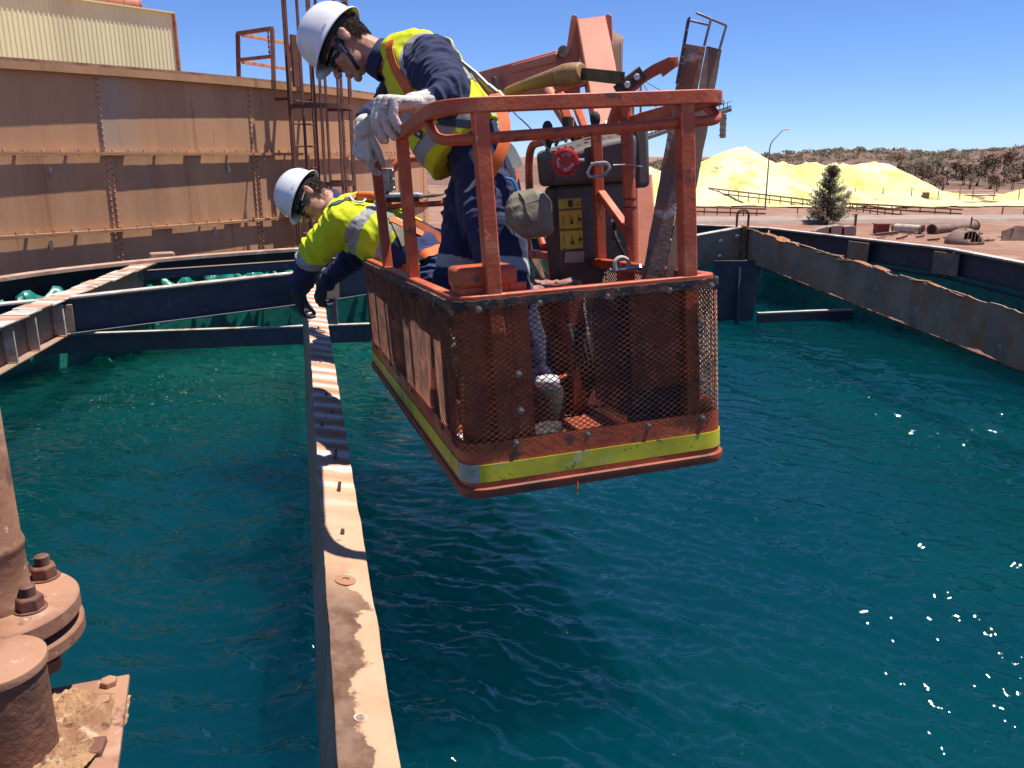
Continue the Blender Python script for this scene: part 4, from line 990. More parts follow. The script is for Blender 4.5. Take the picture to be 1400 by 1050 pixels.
mb.build('leg_frame', M['stacker_green'], t)

# ================================================================== PIPE AND FLANGE AT THE LOWER LEFT
FC = W(-6, 826, 1.26)                                   # middle of the upper flange's top face
fp = thing('flanged_pipe', 'brown vertical pipe with bolted flanges at the lower left', 'pipe', FC)
mb = MB(); mb.lathe([(.052, .0), (.052, .014), (.049, .022), (.0485, .085), (.0505, .090), (.0515, .095), (.0505, .100), (.0475, .106), (.047, 1.1)], 40, FC, (0, 0, 1)); mb.build('pipe', M['pipe_brown'], fp)
mb = MB(); mb.lathe([(.045, -.028), (.110, -.028), (.1125, -.025), (.1125, -.003), (.110, .0), (.045, .0)], 56, FC, (0, 0, 1)); mb.build('upper_flange', M['pipe_brown'], fp)
mb = MB(); mb.lathe([(.045, -.064), (.112, -.064), (.1145, -.061), (.1145, -.044), (.112, -.041), (.045, -.041)], 56, FC, (0, 0, 1)); mb.build('lower_flange', M['pipe_brown'], fp)
mb = MB(); mb.lathe([(.092, -.0415), (.092, -.0275)], 40, FC, (0, 0, 1)); mb.build('gasket', M['liner_black'], fp)
mb = MB(); mb.lathe([(.047, -.064), (.047, -.5)], 32, FC, (0, 0, 1)); mb.build('lower_pipe', M['pipe_brown'], fp)
spots = [Z(61, 789, FC.z), Z(42, 832, FC.z)] + [FC + V((math.cos(R_(q)), math.sin(R_(q)), 0)) * .085 for q in (100, 150, 200, 250)]
for k, c in enumerate(spots):
    rz = R_(17 * k + 8)
    def hexa(o, up_, r, h):
        pr_ = [(r, 0), (r, h * .82), (r * .93, h * .93), (r * .84, h)]
        mb = MB(); rings = [[o + V((math.cos(rz + math.pi / 3 * j) * q, math.sin(rz + math.pi / 3 * j) * q, up_ * z)) for j in range(6)] for q, z in pr_]
        mb.loft(rings); return mb
    hexa(c + V((0, 0, .0025)), 1, .0195, .020).build('nut', M['nut_brown'], fp, .0010, sharp=20)
    mb = MB(); mb.lathe([(.023, 0), (.023, .0025), (.012, .0026)], 24, c, (0, 0, 1)); mb.build('washer', M['nut_brown'], fp)
    mb = MB(); pts = []
    for j in range(9): pts += [(.0110, j * .0018), (.0096, j * .0018 + .0009)]
    mb.lathe([(rr_, z + .0225) for rr_, z in pts] + [(.006, .0395)], 16, c, (0, 0, 1)); mb.lathe([(.0105, -.10), (.0105, .0)], 12, c, (0, 0, 1)); mb.build('stud', M['nut_brown'], fp, sharp=20)
    hexa(c + V((0, 0, -.0645)), -1, .0195, .020).build('nut', M['nut_brown'], fp, .0010, sharp=20)
# lug plate sticking out under the flanges
LG = W(60, 886, 1.27); mb = MB(); mb.prism([(-.10, -.022), (.005, -.022), (.022, -.010), (.026, .004), (.012, .016), (-.10, .02)], LG, V((.94, .3, .12)).normalized(), V((-.3, .94, 0)), .010); mb.build('lug', M['pipe_brown'], fp, .002)
mb = MB(); mb.hexnut(LG + V((.004, 0, -.018)), (0, 0, -1), .018, .02); mb.build('lug_nut', M['nut_brown'], fp, .001)
# capped stub pipe on the base plate
CC = W(-10, 905, 1.10)
cp_ = thing('capped_stub', 'short capped brown pipe stub in the lower left corner', 'pipe', CC + V((0, 0, -.2)))
mb = MB(); mb.lathe([(.060, -.24), (.060, -.008)], 40, CC, (0, 0, 1)); mb.build('barrel', M['rust_dark'], cp_)
mb = MB(); mb.lathe([(.060, -.010), (.0635, -.010), (.0640, -.004), (.0632, .001), (.056, .0035), (.02, .005)], 40, CC, (0, 0, 1)); mb.build('cap', M['pipe_brown'], cp_)
# base plate, dirt on it, loose bolts
zb = CC.z - .165
bp = thing('base_plate', 'brown steel corner plate under the capped stub', 'plate', Z(150, 960, zb))
c1_ = Z(177, 921, zb); c2_ = Z(30, 948, zb); c3_ = Z(150, 1130, zb); c4_ = Z(-260, 1130, zb); c5_ = Z(-260, 985, zb)
mb = MB(); pl = [c1_, c2_, c5_, c4_, c3_]
mb.add(pl + [p - V((0, 0, .010)) for p in pl], [(0, 1, 2, 3, 4), (9, 8, 7, 6, 5)] + [(i, (i + 1) % 5, 5 + (i + 1) % 5, 5 + i) for i in range(5)]); mb.build('plate', M['pipe_brown'], bp, .002)
for px, py in ((149, 936), (140, 962)):
    p = Z(px, py, zb); mb = MB(); mb.hexnut(p, (0, 0, 1), .013, .010); mb.build('bolt', M['pipe_brown'], bp, .001)
p = Z(132, 1025, zb); mb = MB(); mb.box(p + V((0, 0, .004)), (.022, .035, .012), Matrix.Rotation(R_(12), 3, 'Z')); mb.build('shim', M['nut_brown'], bp, .003)
dX = Z(148, 1000, zb).x; dY = Z(80, 950, zb).y
def dirt_z(x, y):
    e = fnoise(x, y, 30, 2.0, 5) * .008 + abs(fnoise(x, y, 60, 6.0, 4)) * .007 - .003
    ex = c1_.x + (c3_.x - c1_.x) * (y - c1_.y) / (c3_.y - c1_.y) - .022
    h = min(.030, .55 * (ex - x), .9 * (dY - y))
    return zb + .002 + max(h, -.02) + e * min(1, max(.15, h * 60))
b0 = Z(-200, 1130, zb); b1 = Z(140, 940, zb)
link('dirt_pile', grid_mesh('dirt_pile', lin(b0.x, dX + .01, 220), lin(b0.y - .02, dY + .02, 150), dirt_z, lambda x, y: dirt_z(x, y) > zb - .012), M['sediment'], label='crumbly tan sediment heaped on the corner base plate', cat='dirt', kind='stuff')

# ================================================================== LIFT BASKET (its own frame: u right, v away, w up)
def rotm(a, b, g):
    return Matrix.Rotation(a, 3, 'Z') @ Matrix.Rotation(b, 3, 'Y') @ Matrix.Rotation(g, 3, 'X')
BM = Matrix.Translation((-.1283, 2.3008, -.979)) @ rotm(.2816, -.0459, -.0647).to_4x4()
BU, BV = .844, 2.365
bk = thing('lift_basket', 'worn orange steel man basket hanging over the liquor', 'lift basket', mat=BM)
def B(u, v, w): return BM @ V((u, v, w))
def bkp(mb, name, m, bevel=0, parent=None, sharp=32, **kw): return mb.build(name, m, parent or bk, bevel, True, sharp, **kw)
CR = .075
def ring_path(off=0.0, w=0.0, n=8):
    pts = [(-off, -off), (BU + off, -off), (BU + off, BV + off), (-off, BV + off)]
    return round_path([V((x, y, w)) for x, y in pts], CR + off, n, True)
# toe board: outer skin with bottom lip, reflective tape, and the floor
mb = MB(); mb.sweep(ring_path(0, 0), [(-.006, .012), (.006, .012), (.006, .165), (-.006, .165)], closed=True); bkp(mb, 'toe_board', M['red_paint'])
mb = MB(); mb.sweep(ring_path(0.003, 0), [(-.022, .0), (.012, .0), (.014, .006), (.014, .026), (.010, .030), (-.022, .030)], closed=True); bkp(mb, 'bottom_lip', M['red_paint_dirty'])
mb = MB(); mb.sweep(ring_path(0.0085, 0), [(-.001, .047), (.0012, .047), (.0012, .100), (-.001, .100)], closed=True); bkp(mb, 'reflective_tape', M['hi_vis_tape'])
mb = MB(); mb.sweep(ring_path(0.0085, 0)[:7] , [(-.001, .046), (.0020, .046), (.0020, .101), (-.001, .101)]); bkp(mb, 'scraped_tape_corner', M['scraped_tape'])
mb = MB(); fl = ring_path(-.02, .035); mb.add(fl + [p - V((0, 0, .012)) for p in fl], [tuple(range(len(fl))), tuple(range(len(fl), 2 * len(fl)))[::-1]] + [(i, (i + 1) % len(fl), len(fl) + (i + 1) % len(fl), len(fl) + i) for i in range(len(fl))]); bkp(mb, 'floor', M['red_paint_dirty'])
# mid rail that the mesh hangs from, with a chewed black rubber edge strip
mb = MB(); mb.sweep(ring_path(-.022, .578), rect(.036, .036), closed=True); bkp(mb, 'mid_rail', M['red_paint'], .004)
rp_ = ring_path(.004, .566, 8)
def dense(path, step=.02, closed=True):
    out = []
    n = len(path)
    for i in range(n if closed else n - 1):
        a, b = path[i], path[(i + 1) % n]; k = max(1, int((b - a).length / step))
        out += [a.lerp(b, j / k) for j in range(k)]
    return out
dp = dense(rp_, .022); mb = MB(); k = len(dp); vs = []; fs = []
for i, p in enumerate(dp):
    a, b = dp[i - 1], dp[(i + 1) % k]; t = (b - a).normalized(); o = V((t.y, -t.x, 0))
    lo = -.007 + .008 * noise.noise(V((p.x * 30, p.y * 30, 1))); hi = .018 + .006 * noise.noise(V((p.x * 40, p.y * 40, 5)))
    vs += [p + o * -.003 + V((0, 0, lo)), p + o * .006 + V((0, 0, lo)), p + o * .007 + V((0, 0, hi)), p + o * -.003 + V((0, 0, hi))]
for i in range(k):
    for j in range(4): fs.append((i * 4 + j, i * 4 + (j + 1) % 4, ((i + 1) % k) * 4 + (j + 1) % 4, ((i + 1) % k) * 4 + j))
mb.add(vs, fs); bkp(mb, 'edge_strip', M['black_rubber'], sharp=60)
# expanded metal wrapped round the outside
loop = dense(ring_path(.004, 0, 10), .011)
cum = [0.0]
for i in range(len(loop)): cum.append(cum[-1] + (loop[(i + 1) % len(loop)] - loop[i]).length)
PER = cum[-1]
def at_s(s):
    s = s % PER; lo_, hi_ = 0, len(loop)
    while hi_ - lo_ > 1:
        mid = (lo_ + hi_) // 2
        if cum[mid] <= s: lo_ = mid
        else: hi_ = mid
    a, b = loop[lo_], loop[(lo_ + 1) % len(loop)]
    t = (b - a).normalized(); return a.lerp(b, (s - cum[lo_]) / max(1e-9, cum[lo_ + 1] - cum[lo_])), V((t.y, -t.x, 0)), t
def expanded(s0, s1, w0, w1, name, cw=.0250, ch=.0082):
    """rows of zig-zag strands, each strand a slanted strip as in expanded metal"""
    n = int((s1 - s0) / (cw / 2)); rows = int((w1 - w0) / ch); mb = MB(); vs = []; fs = []
    cols = []
    for i in range(n + 1):
        p, o, t = at_s(s0 + i * cw / 2)
        bul = .006 * noise.noise(V((p.x * 5, p.y * 5, 3)))
        cols.append((p + o * bul, o))
    rr_ = random.Random(len(name))
    hw = .0015; hd = .0007
    for j in range(rows + 1):
        base = len(vs)
        for i in range(n + 1):
            p, o = cols[i]; up_ = ((i + j) % 2) * ch
            warp = .004 * noise.noise(V((p.x * 6, p.y * 6, j * .15)))
            c = p + V((0, 0, w0 + j * ch + up_ + warp)) + o * (.0018 if (i + j) % 2 else -.0006)
            if c.z > w1 + .004: c.z = w1 + .004
            vs += [c + o * hd + V((0, 0, -hw)), c + o * (hd * 2.4) + V((0, 0, hw)), c - o * hd + V((0, 0, hw)), c - o * (hd * 2.4) + V((0, 0, -hw))]
        for i in range(n):
            a = base + 4 * i
            for q in range(4): fs.append((a + q, a + (q + 1) % 4, a + 4 + (q + 1) % 4, a + 4 + q))
    me = bpy.data.meshes.new(name); me.from_pydata([tuple(v) for v in vs], [], fs)
    return link(name, me, M['mesh_steel'], bk, local=True, kind='stuff')
# loop starts near (-,-) corner, runs u+, then v+, then back
s_front0 = -.02; s_front1 = BU + .02
expanded(-.10, BU + .10, .135, .560, 'front_mesh')
expanded(BU + .10, BU + BV - .05, .135, .560, 'right_mesh')
expanded(PER - BV + .10, PER - .10, .135, .560, 'left_mesh')
expanded(BU + BV - .04, 2 * BU + BV - .02, .135, .560, 'rear_mesh', .03, .016)
# washers and bolts that hold the mesh
wsh = MB(); wsh.lathe([(.0115, 0), (.0115, .002), (.0065, .0024), (.0065, .006), (.005, .0068)], 12, (0, 0, 0), (0, -1, 0)); wme_ = wsh.mesh('mesh_bolt'); wme_.materials.append(M['bolt_dull'])
for u, w in ((.155, .155), (.38, .150), (.58, .150), (.765, .150), (.175, .36), (.175, .25), (.765, .27), (.765, .36), (.765, .455), (.07, .56), (.25, .563), (.46, .563), (.66, .563), (.80, .563)):
    piece('mesh_bolt', wme_, bk, Matrix.Translation((u, -.008, w)), True)
for v, w in ((.25, .555), (.55, .55), (.62, .545), (.9, .555), (1.3, .555), (1.7, .555), (.3, .15), (.9, .15), (1.5, .15), (2.0, .15)):
    piece('mesh_bolt', wme_, bk, Matrix.Translation((-.008, v, w)) @ Matrix.Rotation(R_(-90), 4, 'Z'), True)
# posts
def post(p, q, w=.040, name='post', m='red_paint', up_=(0, 1, 0)): mb = MB(); mb.bar(p, q, w, w, up_); return bkp(mb, name, M[m], .004)
post(V((.130, .028, .03)), V((.119, .028, 1.095)), .044); post(V((.742, .028, .03)), V((.738, .028, 1.10)), .046)
post(V((.028, .840, .03)), V((.024, .81, 1.10)), .042); post(V((.028, 1.46, .03)), V((.024, 1.62, 1.08)), .042)
for p, q in (((.028, 2.30, .03), (.028, 2.30, .57)), ((BU - .028, 2.30, .03), (BU - .028, 2.30, .57)), ((BU - .028, .70, .03), (BU - .028, .70, .60)), ((BU - .028, 1.55, .03), (BU - .028, 1.55, .60))):
    post(V(p), V(q), .042)
for v in (.36, 1.15, 1.9): post(V((.03, v, .03)), V((.03, v, .565)), .05, 'side_stay', 'red_paint_dirty')
# top rail: flat bar running round the front, curling back under itself at both ends
TOPW = 1.112
def flat_bar(pts, r, name, w=.012, h=.044, m='red_paint'):
    mb = MB(); mb.sweep(round_path(pts, r, 10), rect(w, h)); return bkp(mb, name, M[m], .003)
flat_bar([V((.020, .84, 1.108)), V((.016, .50, 1.112)), V((.006, .016, TOPW)), V((BU + .03, .016, TOPW + .002)), V((BU + .03, .62, TOPW))], [0, .2, .14, .10, 0], 'top_rail', .034, .040)
# lower grab rail: round tube whose ends curve up into the top rail
mb = MB(); mb.tube(round_path([V((.010, .24, 1.10)), V((.012, .10, 1.028)), V((.085, .030, 1.024)), V((.45, .030, 1.034)), V((.78, .030, 1.046)), V((BU + .022, .045, 1.050)), V((BU + .030, .14, 1.10))], .07, 8), .0155, 12); bkp(mb, 'grab_rail', M['red_paint'])
# right side: top rail run, posts and loops by the console
flat_bar([V((BU + .03, .62, TOPW)), V((BU + .03, .80, TOPW))], 0, 'side_rail', .030, .038)
mb = MB(); mb.tube([V((BU + .01, .66, .05)), V((BU + .012, .70, .62)), V((BU + .010, .72, 1.27))], .024, 14); bkp(mb, 'tube_post', M['red_paint'])
for w in (.80, .83, .98, 1.01, 1.03):
    mb = MB(); mb.lathe([(.0258, -.002), (.0258, .002)], 14, (BU + .0115, .705 + (w - .8) * .05, w), (0, 0, 1)); bkp(mb, 'cable_tie', M['strap_black'])
mb = MB(); mb.bar(V((BU - .03, .92, .60)), V((BU - .03, .92, TOPW)), .040, .030, (0, 1, 0)); bkp(mb, 'side_post', M['red_paint'], .004)
mb = MB(); mb.bar(V((BU - .03, .90, .86)), V((BU + .012, .715, .70)), .036, .028); bkp(mb, 'diagonal_brace', M['red_paint'], .004)
mb = MB(); mb.tube(round_path([V((BU - .02, 1.20, 1.115)), V((BU - .02, 1.86, 1.115)), V((BU - .02, 1.90, .80)), V((BU - .02, 1.70, .62))], .12, 8), .020, 12); bkp(mb, 'side_loop', M['red_paint'])
mb = MB(); mb.tube(round_path([V((BU - .02, 1.95, .58)), V((BU - .02, 2.2, 1.112)), V((.50, 2.34, 1.112)), V((.20, 2.34, 1.10)), V((.16, 2.34, .9)), V((.16, 2.33, .58))], .12, 8), .020, 12); bkp(mb, 'rear_loop', M['red_paint'])
mb = MB(); mb.tube([V((BU - .02, 2.1, .86)), V((.17, 2.34, .86))], .016, 10); bkp(mb, 'rear_rail', M['red_paint'])
# curling flat bar and bolted bracket that carry the wooden handle
flat_bar([V((BU - .04, .74, 1.10)), V((BU + .0, .74, 1.20)), V((BU + .11, .72, 1.285)), V((BU + .17, .60, 1.31)), V((BU + .11, .62, 1.27))], [0, .09, .05, .06, 0], 'curled_bar', .030, .034)
mb = MB(); mb.bar(V((BU - .03, .70, 1.215)), V((BU + .075, .70, 1.285)), .012, .05, (0, 0, 1)); bkp(mb, 'bracket_plate', M['dark_steel'], .003)
for f in (.35, .72):
    c = V((BU - .03, .70, 1.215)).lerp(V((BU + .075, .70, 1.285)), f); mb = MB(); mb.hexnut(c + V((0, -.006, 0)), (0, -1, 0), .013, .010); bkp(mb, 'bracket_bolt', M['zinc'])
# tall sheet metal box in the near left corner
bx_ = [(.036, .05), (.200, .05), (.200, .20), (.036, .20)]
mb = MB(); vs = [V((x, y, w)) for w in (.04, .625) for x, y in bx_]; mb.add(vs, [(0, 3, 2, 1), (4, 5, 6, 7), (0, 1, 5, 4), (1, 2, 6, 5), (2, 3, 7, 6), (3, 0, 4, 7)]); box_o = bkp(mb, 'tool_box', M['red_paint'], .010)
mb = MB(); vs = [V((.118 + (x - .118) * 1.08, .125 + (y - .125) * 1.08, w)) for w in (.610, .672) for x, y in bx_]; mb.add(vs, [(0, 3, 2, 1), (4, 5, 6, 7), (0, 1, 5, 4), (1, 2, 6, 5), (2, 3, 7, 6), (3, 0, 4, 7)]); bkp(mb, 'lid', M['red_paint'], .014, box_o)
mb = MB(); mb.bar(V((.208, .052, .04)), V((.206, .052, .62)), .012, .05, (1, 0, 0)); bkp(mb, 'edge_flange', M['red_paint'], .002, box_o)
# red plate and dark box inside the front right
mb = MB(); mb.box((.655, .034, .405), (.215, .006, .30)); bkp(mb, 'inner_plate', M['red_paint_dirty'], .004)
for u in (.57, .74): 
    for w in (.29, .53): mb = MB(); mb.hexnut((u, .031, w), (0, -1, 0), .008, .006); bkp(mb, 'plate_bolt', M['rust_dark'])
mb = MB(); mb.box((.645, .17, .36), (.26, .24, .38)); bkp(mb, 'battery_box', M['cloth_dark'], .02)
mb = MB(); mb.box((.78, .14, .12), (.10, .2, .16)); bkp(mb, 'corner_bracket', M['red_paint'], .006)
mb = MB(); mb.box((.60, .9, .28), (.06, .5, .48)); bkp(mb, 'console_post', M['red_paint_dirty'], .006)
mb = MB(); mb.box((.50, 1.55, .35), (.10, .08, .58)); bkp(mb, 'rear_stanchion', M['red_paint_dirty'], .006)
# grey clamp on the rear loop
mb = MB(); mb.box((.155, 2.31, 1.0), (.10, .015, .12)); mb.box((.155, 2.295, 1.0), (.03, .02, .12)); cl = bkp(mb, 'clamp_plate', M['steel_grey'], .003)
for x in (-.04, .04):
    for w in (.955, 1.0, 1.045): mb = MB(); mb.hexnut((.155 + x, 2.30, w), (0, -1, 0), .006, .005); bkp(mb, 'clamp_bolt', M['zinc'], 0, cl)

# ------------------------------------------------------------------ control console on the boom side
cs = thing('control_console', 'dark grey lift control console with yellow instruction decal', 'console', mat=BM @ Matrix.Translation((.80, 1.05, .60)))
def csp(mb, name, m, bevel=0, parent=None): return mb.build(name, m, parent or cs, bevel, True)
mb = MB(); rings = []
for w, x0, x1, y0, y1 in ((-.16, -.13, .20, -.02, .10), (.0, -.145, .215, -.05, .10), (.25, -.145, .22, -.06, .10), (.30, -.14, .22, -.06, .10)):
    rings.append([V((x0, y0, w)), V((x1 - .05, y0, w)), V((x1, y0 + .05, w)), V((x1, y1, w)), V((x0, y1, w))])
mb.loft(rings); csp(mb, 'cabinet', M['console_grey'], .018)
mb = MB(); rings = []
for x, zt_ in ((-.165, .445), (.06, .495), (.20, .515)):
    rings.append([V((x, -.10, .300)), V((x, .10, .300)), V((x, .12, zt_)), V((x, -.12, zt_ - .035))])
mb.loft(rings); hd_ = csp(mb, 'control_box', M['console_grey'], .02)
mb = MB(); mb.box((.235, .02, .40), (.07, .20, .26)); csp(mb, 'side_cover', M['console_grey'], .02)
for i in range(9):
    x = -.15 + i * .035; mb = MB(); mb.tube([(x, -.03 + .02 * (i % 2), .45 + .009 * i), (x + .004, -.04, .475 + .009 * i)], [.007, .009], 8); csp(mb, 'toggle_switch', M['zinc' if i % 3 else 'strap_black'], 0, hd_)
for x, h in ((-.13, .53), (.08, .56)):
    mb = MB(); mb.tube([(x, .05, .44), (x, .04, h - .03)], .010, 8); mb.ell((x, .04, h), (.022, 0, 0), (0, .022, 0), (0, 0, .032)); csp(mb, 'joystick', M['strap_black'], 0, hd_)
mb = MB(); mb.tube([(.20, -.02, .48), (.20, -.02, .54)], [.03, .034], 14); csp(mb, 'stop_button', M['console_grey'], .004, hd_)
# decal: three yellow panels with ink pictograms, one worn paper label
for k, (w0, w1) in enumerate(((.203, .247), (.122, .200), (.040, .119))):
    mb = MB(); mb.box((-.085, -.0615 + .012 * (0), (w0 + w1) / 2), (.098, .0016, w1 - w0)); dc = csp(mb, 'decal_panel', M['decal_yellow'])
    ink = MB(); zc = (w0 + w1) / 2; y_ = -.063
    for b_ in (w0 + .002, w1 - .002): ink.box((-.085, y_, b_), (.096, .001, .0016))
    if k == 0:
        ink.box((-.083, y_, zc), (.020, .001, .026)); ink.box((-.115, y_, zc), (.012, .001, .002)); ink.box((-.05, y_, zc + .004), (.012, .001, .002)); ink.box((-.05, y_, zc - .008), (.02, .001, .004))
    else:
        for q in range(3):
            cx_ = -.118 + q * .034
            ink.bar((cx_ - .008, y_, zc - .024), (cx_ + .002, y_, zc + .020), .001, .0022, (0, -1, 0)); ink.bar((cx_ + .008, y_, zc - .024), (cx_ - .001, y_, zc + .014), .001, .0022, (0, -1, 0))
            if q: ink.lathe([(.007, -.0005), (.007, .0005)], 12, (cx_ + .004, y_, zc - .012 + .010 * (q - 1)), (0, 1, 0)); ink.bar((cx_, y_, zc + .006), (cx_ + .012, y_, zc - .004), .001, .003, (0, -1, 0))
        ink.box((-.12, y_, w0 + .006), (.02, .001, .002))
    csp(ink, 'pictogram', M['decal_ink'], 0, dc)
mb = MB(); mb.prism([(-.04, -.022), (.045, -.028), (.05, .02), (-.035, .022)], (-.08, -.060, .010), V((1, 0, 0)), V((0, 0, 1)), .0016); csp(mb, 'worn_label', M['paper_label'])
for x, z_, s_ in ((.115, .21, .016), (.12, .16, .020), (.115, .08, .030), (.12, .03, .014)):
    mb = MB(); mb.box((x, -.052, z_), (s_ * 1.2, .006, s_)); csp(mb, 'socket', M['dark_steel'], .002)
for x, z_ in ((.10, .145), (.125, .06), (.17, .10), (.17, .04)):
    mb = MB(); mb.hexnut((x, -.05, z_), (0, -1, 0), .007, .006); csp(mb, 'fitting', M['zinc'])
mb = MB(); mb.tube(round_path([V((.12, -.04, .15)), V((.09, -.10, .08)), V((.14, -.10, -.02)), V((.12, -.03, -.10))], .04), .007, 8); csp(mb, 'cable', M['strap_black'])

def text_mesh(txt, size, mat4, m, parent, name='lettering'):
    cu = bpy.data.curves.new(name, 'FONT'); cu.body = txt; cu.size = size; cu.extrude = .0003; cu.align_x = 'CENTER'; cu.align_y = 'CENTER'; cu.resolution_u = 2
    o = bpy.data.objects.new('tmp', cu); COL.objects.link(o); dg = bpy.context.evaluated_depsgraph_get(); dg.update()
    me = bpy.data.meshes.new_from_object(o.evaluated_get(dg)); bpy.data.objects.remove(o)
    me.transform(mat4); return link(name, me, m, parent)
def frame(x, y, z, o): return Matrix.Translation(o) @ Matrix((x, y, z)).transposed().to_4x4()

# ------------------------------------------------------------------ fall arrest reel, hook, cord
c = W(773, 221, 3.02); vx = (W(800, 219, 3.02) - c).normalized(); fwd = (V((0, 0, 0)) - c).normalized()
rl = thing('fall_arrest_reel', 'round red fall arrest reel clipped to the side post', 'safety reel', c)
mb = MB(); mb.lathe([(.02, -.026), (.046, -.024), (.050, -.012), (.050, .008), (.046, .018), (.038, .022), (.034, .019), (.014, .019)], 32, c, fwd); mb.build('housing', M['reel_red'], rl)
mb = MB()
for k in range(12):
    a = R_(30 * k); u_ = fwd.cross(V((0, 0, 1))).normalized(); w_ = u_.cross(fwd); q = c + (u_ * math.cos(a) + w_ * math.sin(a)) * .0505
    mb.box(q, (.008, .02, .008))
mb.build('rim_lug', M['reel_red'], rl)
def ring_text(txt, r, start, mats, parent, size):
    for k, ch_ in enumerate(txt):
        a = R_(start - k * 19); u_ = V((0, 0, 1)).cross(fwd).normalized(); w_ = fwd.cross(u_)
        pos = c + fwd * .0225 + u_ * r * math.cos(a) + w_ * r * math.sin(a)
        tx = (u_ * math.sin(a) - w_ * math.cos(a)); ty = (u_ * math.cos(a) + w_ * math.sin(a))
        text_mesh(ch_, size, frame(tx, ty, fwd, pos), mats, parent, 'letter')
ring_text('MINI', .027, 210, M['white_print'], rl, .017)
ring_text('LITE', .027, 110, M['white_print'], rl, .017)
ring_text('BLOCK', .027, -20, M['white_print'], rl, .017)
mb = MB(); mb.tube([c + vx * .05, c + vx * .068], .007, 8); mb.build('swivel', M['zinc'], rl)
k0 = W(818, 231, 3.0)
cb_ = thing('carabiner', 'silver carabiner hook beside the red reel', 'hook', k0)
mb = MB(); pts = round_path([k0 + vx * a_ + V((0, 0, b_)) for a_, b_ in ((-.040, -.012), (-.022, .021), (.030, .021), (.044, .0), (.018, -.028), (-.028, -.026))], .014, 5, True); mb.tube(pts + pts[:1], .0055, 8, False); mb.build('body', M['zinc'], cb_)
mb = MB(); mb.tube([k0 + vx * .036 + V((0, 0, .014)), k0 + vx * -.028 + V((0, 0, .020))], .0048, 8); mb.build('gate', M['zinc'], cb_)
mb = MB(); mb.tube([W(838, 226, 3.02), W(858, 225, 3.05), W(878, 228, 3.2)], .003, 6); mb.build('tail_wire', M['steel_grey'], cb_)
mb = MB(); mb.tube([W(756, 212, 3.05), W(722, 172, 3.2), W(704, 155, 3.25)], .0026, 6); mb.build('reel_cord', M['strap_black'], None, label='thin black cord from the red reel to the standing worker', cat='cord')
mb = MB(); mb.tube([W(697, 148, 3.28), W(712, 163, 3.22)], .003, 6); mb.tube([W(668, 118, 3.26), W(680, 128, 3.25)], .013, 12); mb.tube([W(680, 128, 3.25), W(699, 149, 3.24)], .019, 14); mb.tube([W(630, 84, 3.27), W(650, 100, 3.27), W(668, 118, 3.26)], .010, 10); mb.build('lanyard_buffer', M['steel_grey'], None, label='grey tubular lanyard buffer at the back of the standing worker', cat='lanyard')

# ------------------------------------------------------------------ wooden handle on its dark bracket
wh = thing('wooden_handle', 'worn wooden lever handle with yellow end bolted to a dark arm', 'handle', W(745, 115, 3.35))
a = W(690, 127, 3.55); b = W(797, 100, 3.30); ax = (b - a).normalized(); up_ = V((0, 0, 1)); sd = ax.cross(up_).normalized(); u2 = sd.cross(ax); rings = []; rings2 = []
for f, r in ((0, .010), (.02, .020), (.06, .024), (.30, .029), (.55, .036), (.70, .045), (.78, .052), (.88, .052), (.985, .048), (1.0, .041)):
    p = a.lerp(b, f) + u2 * (.012 * math.sin(f * 3))
    rg = [p + (sd * math.cos(2 * math.pi * j / 14) * .9 + u2 * math.sin(2 * math.pi * j / 14) * (.85)) * r for j in range(14)]
    (rings if f <= .56 else rings2).append(rg)
rings.append(rings2[0])
mb = MB(); mb.loft(rings); mb.build('grip', M['wood'], wh); mb = MB(); mb.loft(rings2); mb.build('painted_end', M['wood_yellow'], wh, .004)
mb = MB(); mb.bar(W(796, 101, 3.30), W(852, 107, 3.06), .014, .046); mb.build('arm', M['dark_steel'], wh, .003)

# ------------------------------------------------------------------ rusty steel section leaning in the corner
ch_t = thing('rusty_channel', 'long rusty steel channel standing upright in the basket corner', 'steel section', B(.735, .30, .05))
pa = W(893, 379, 2.78); pb = W(950, 62, 2.68); dd = (pb - pa).normalized(); foot = pa - dd * .42; sdv = V((1, 0, 0)); sdv = (sdv - dd * sdv.dot(dd)).normalized(); fr = sdv.cross(dd).normalized()
if fr.y > 0: fr = -fr
def strip(o0, o1, w0, w1, th, m, name, n=40, seed=1, wl=.0):
    """rusty flat with pitted edges between two runs"""
    mb = MB(); vs = []; 
    for i in range(n + 1):
        p = o0.lerp(o1, i / n); e = .0035 * noise.noise(V((i * .5, seed, 0)))
        for s_ in (w0 + e, w1 + .0035 * noise.noise(V((i * .5, seed, 4)))):
            for q in (-th / 2, th / 2): vs.append((p, s_, q))
    return vs
def plate_along(o0, o1, ax_, th_ax, w0, w1, th, m, name, seed=1, n=40):
    vs = [p + ax_ * s_ + th_ax * q for p, s_, q in strip(o0, o1, w0, w1, th, m, name, n, seed)]; fs = []
    for i in range(n):
        a_ = 4 * i; fs += [(a_, a_ + 4, a_ + 6, a_ + 2), (a_ + 1, a_ + 3, a_ + 7, a_ + 5), (a_, a_ + 1, a_ + 5, a_ + 4), (a_ + 2, a_ + 6, a_ + 7, a_ + 3)]
    fs += [(0, 2, 3, 1), (4 * n, 4 * n + 1, 4 * n + 3, 4 * n + 2)]
    mb = MB(); mb.add(vs, fs); return mb.build(name, m, ch_t, .001)
top = pb + dd * .055
plate_along(foot, pb, sdv, fr, -.036, .034, .006, M['channel_rust'], 'web', 1)
plate_along(foot + sdv * .037 , pb + dd * .004 + sdv * .037, (sdv * .86 - fr * .25).normalized(), fr, .0, .056, .006, M['channel_brown'], 'flange', 2)
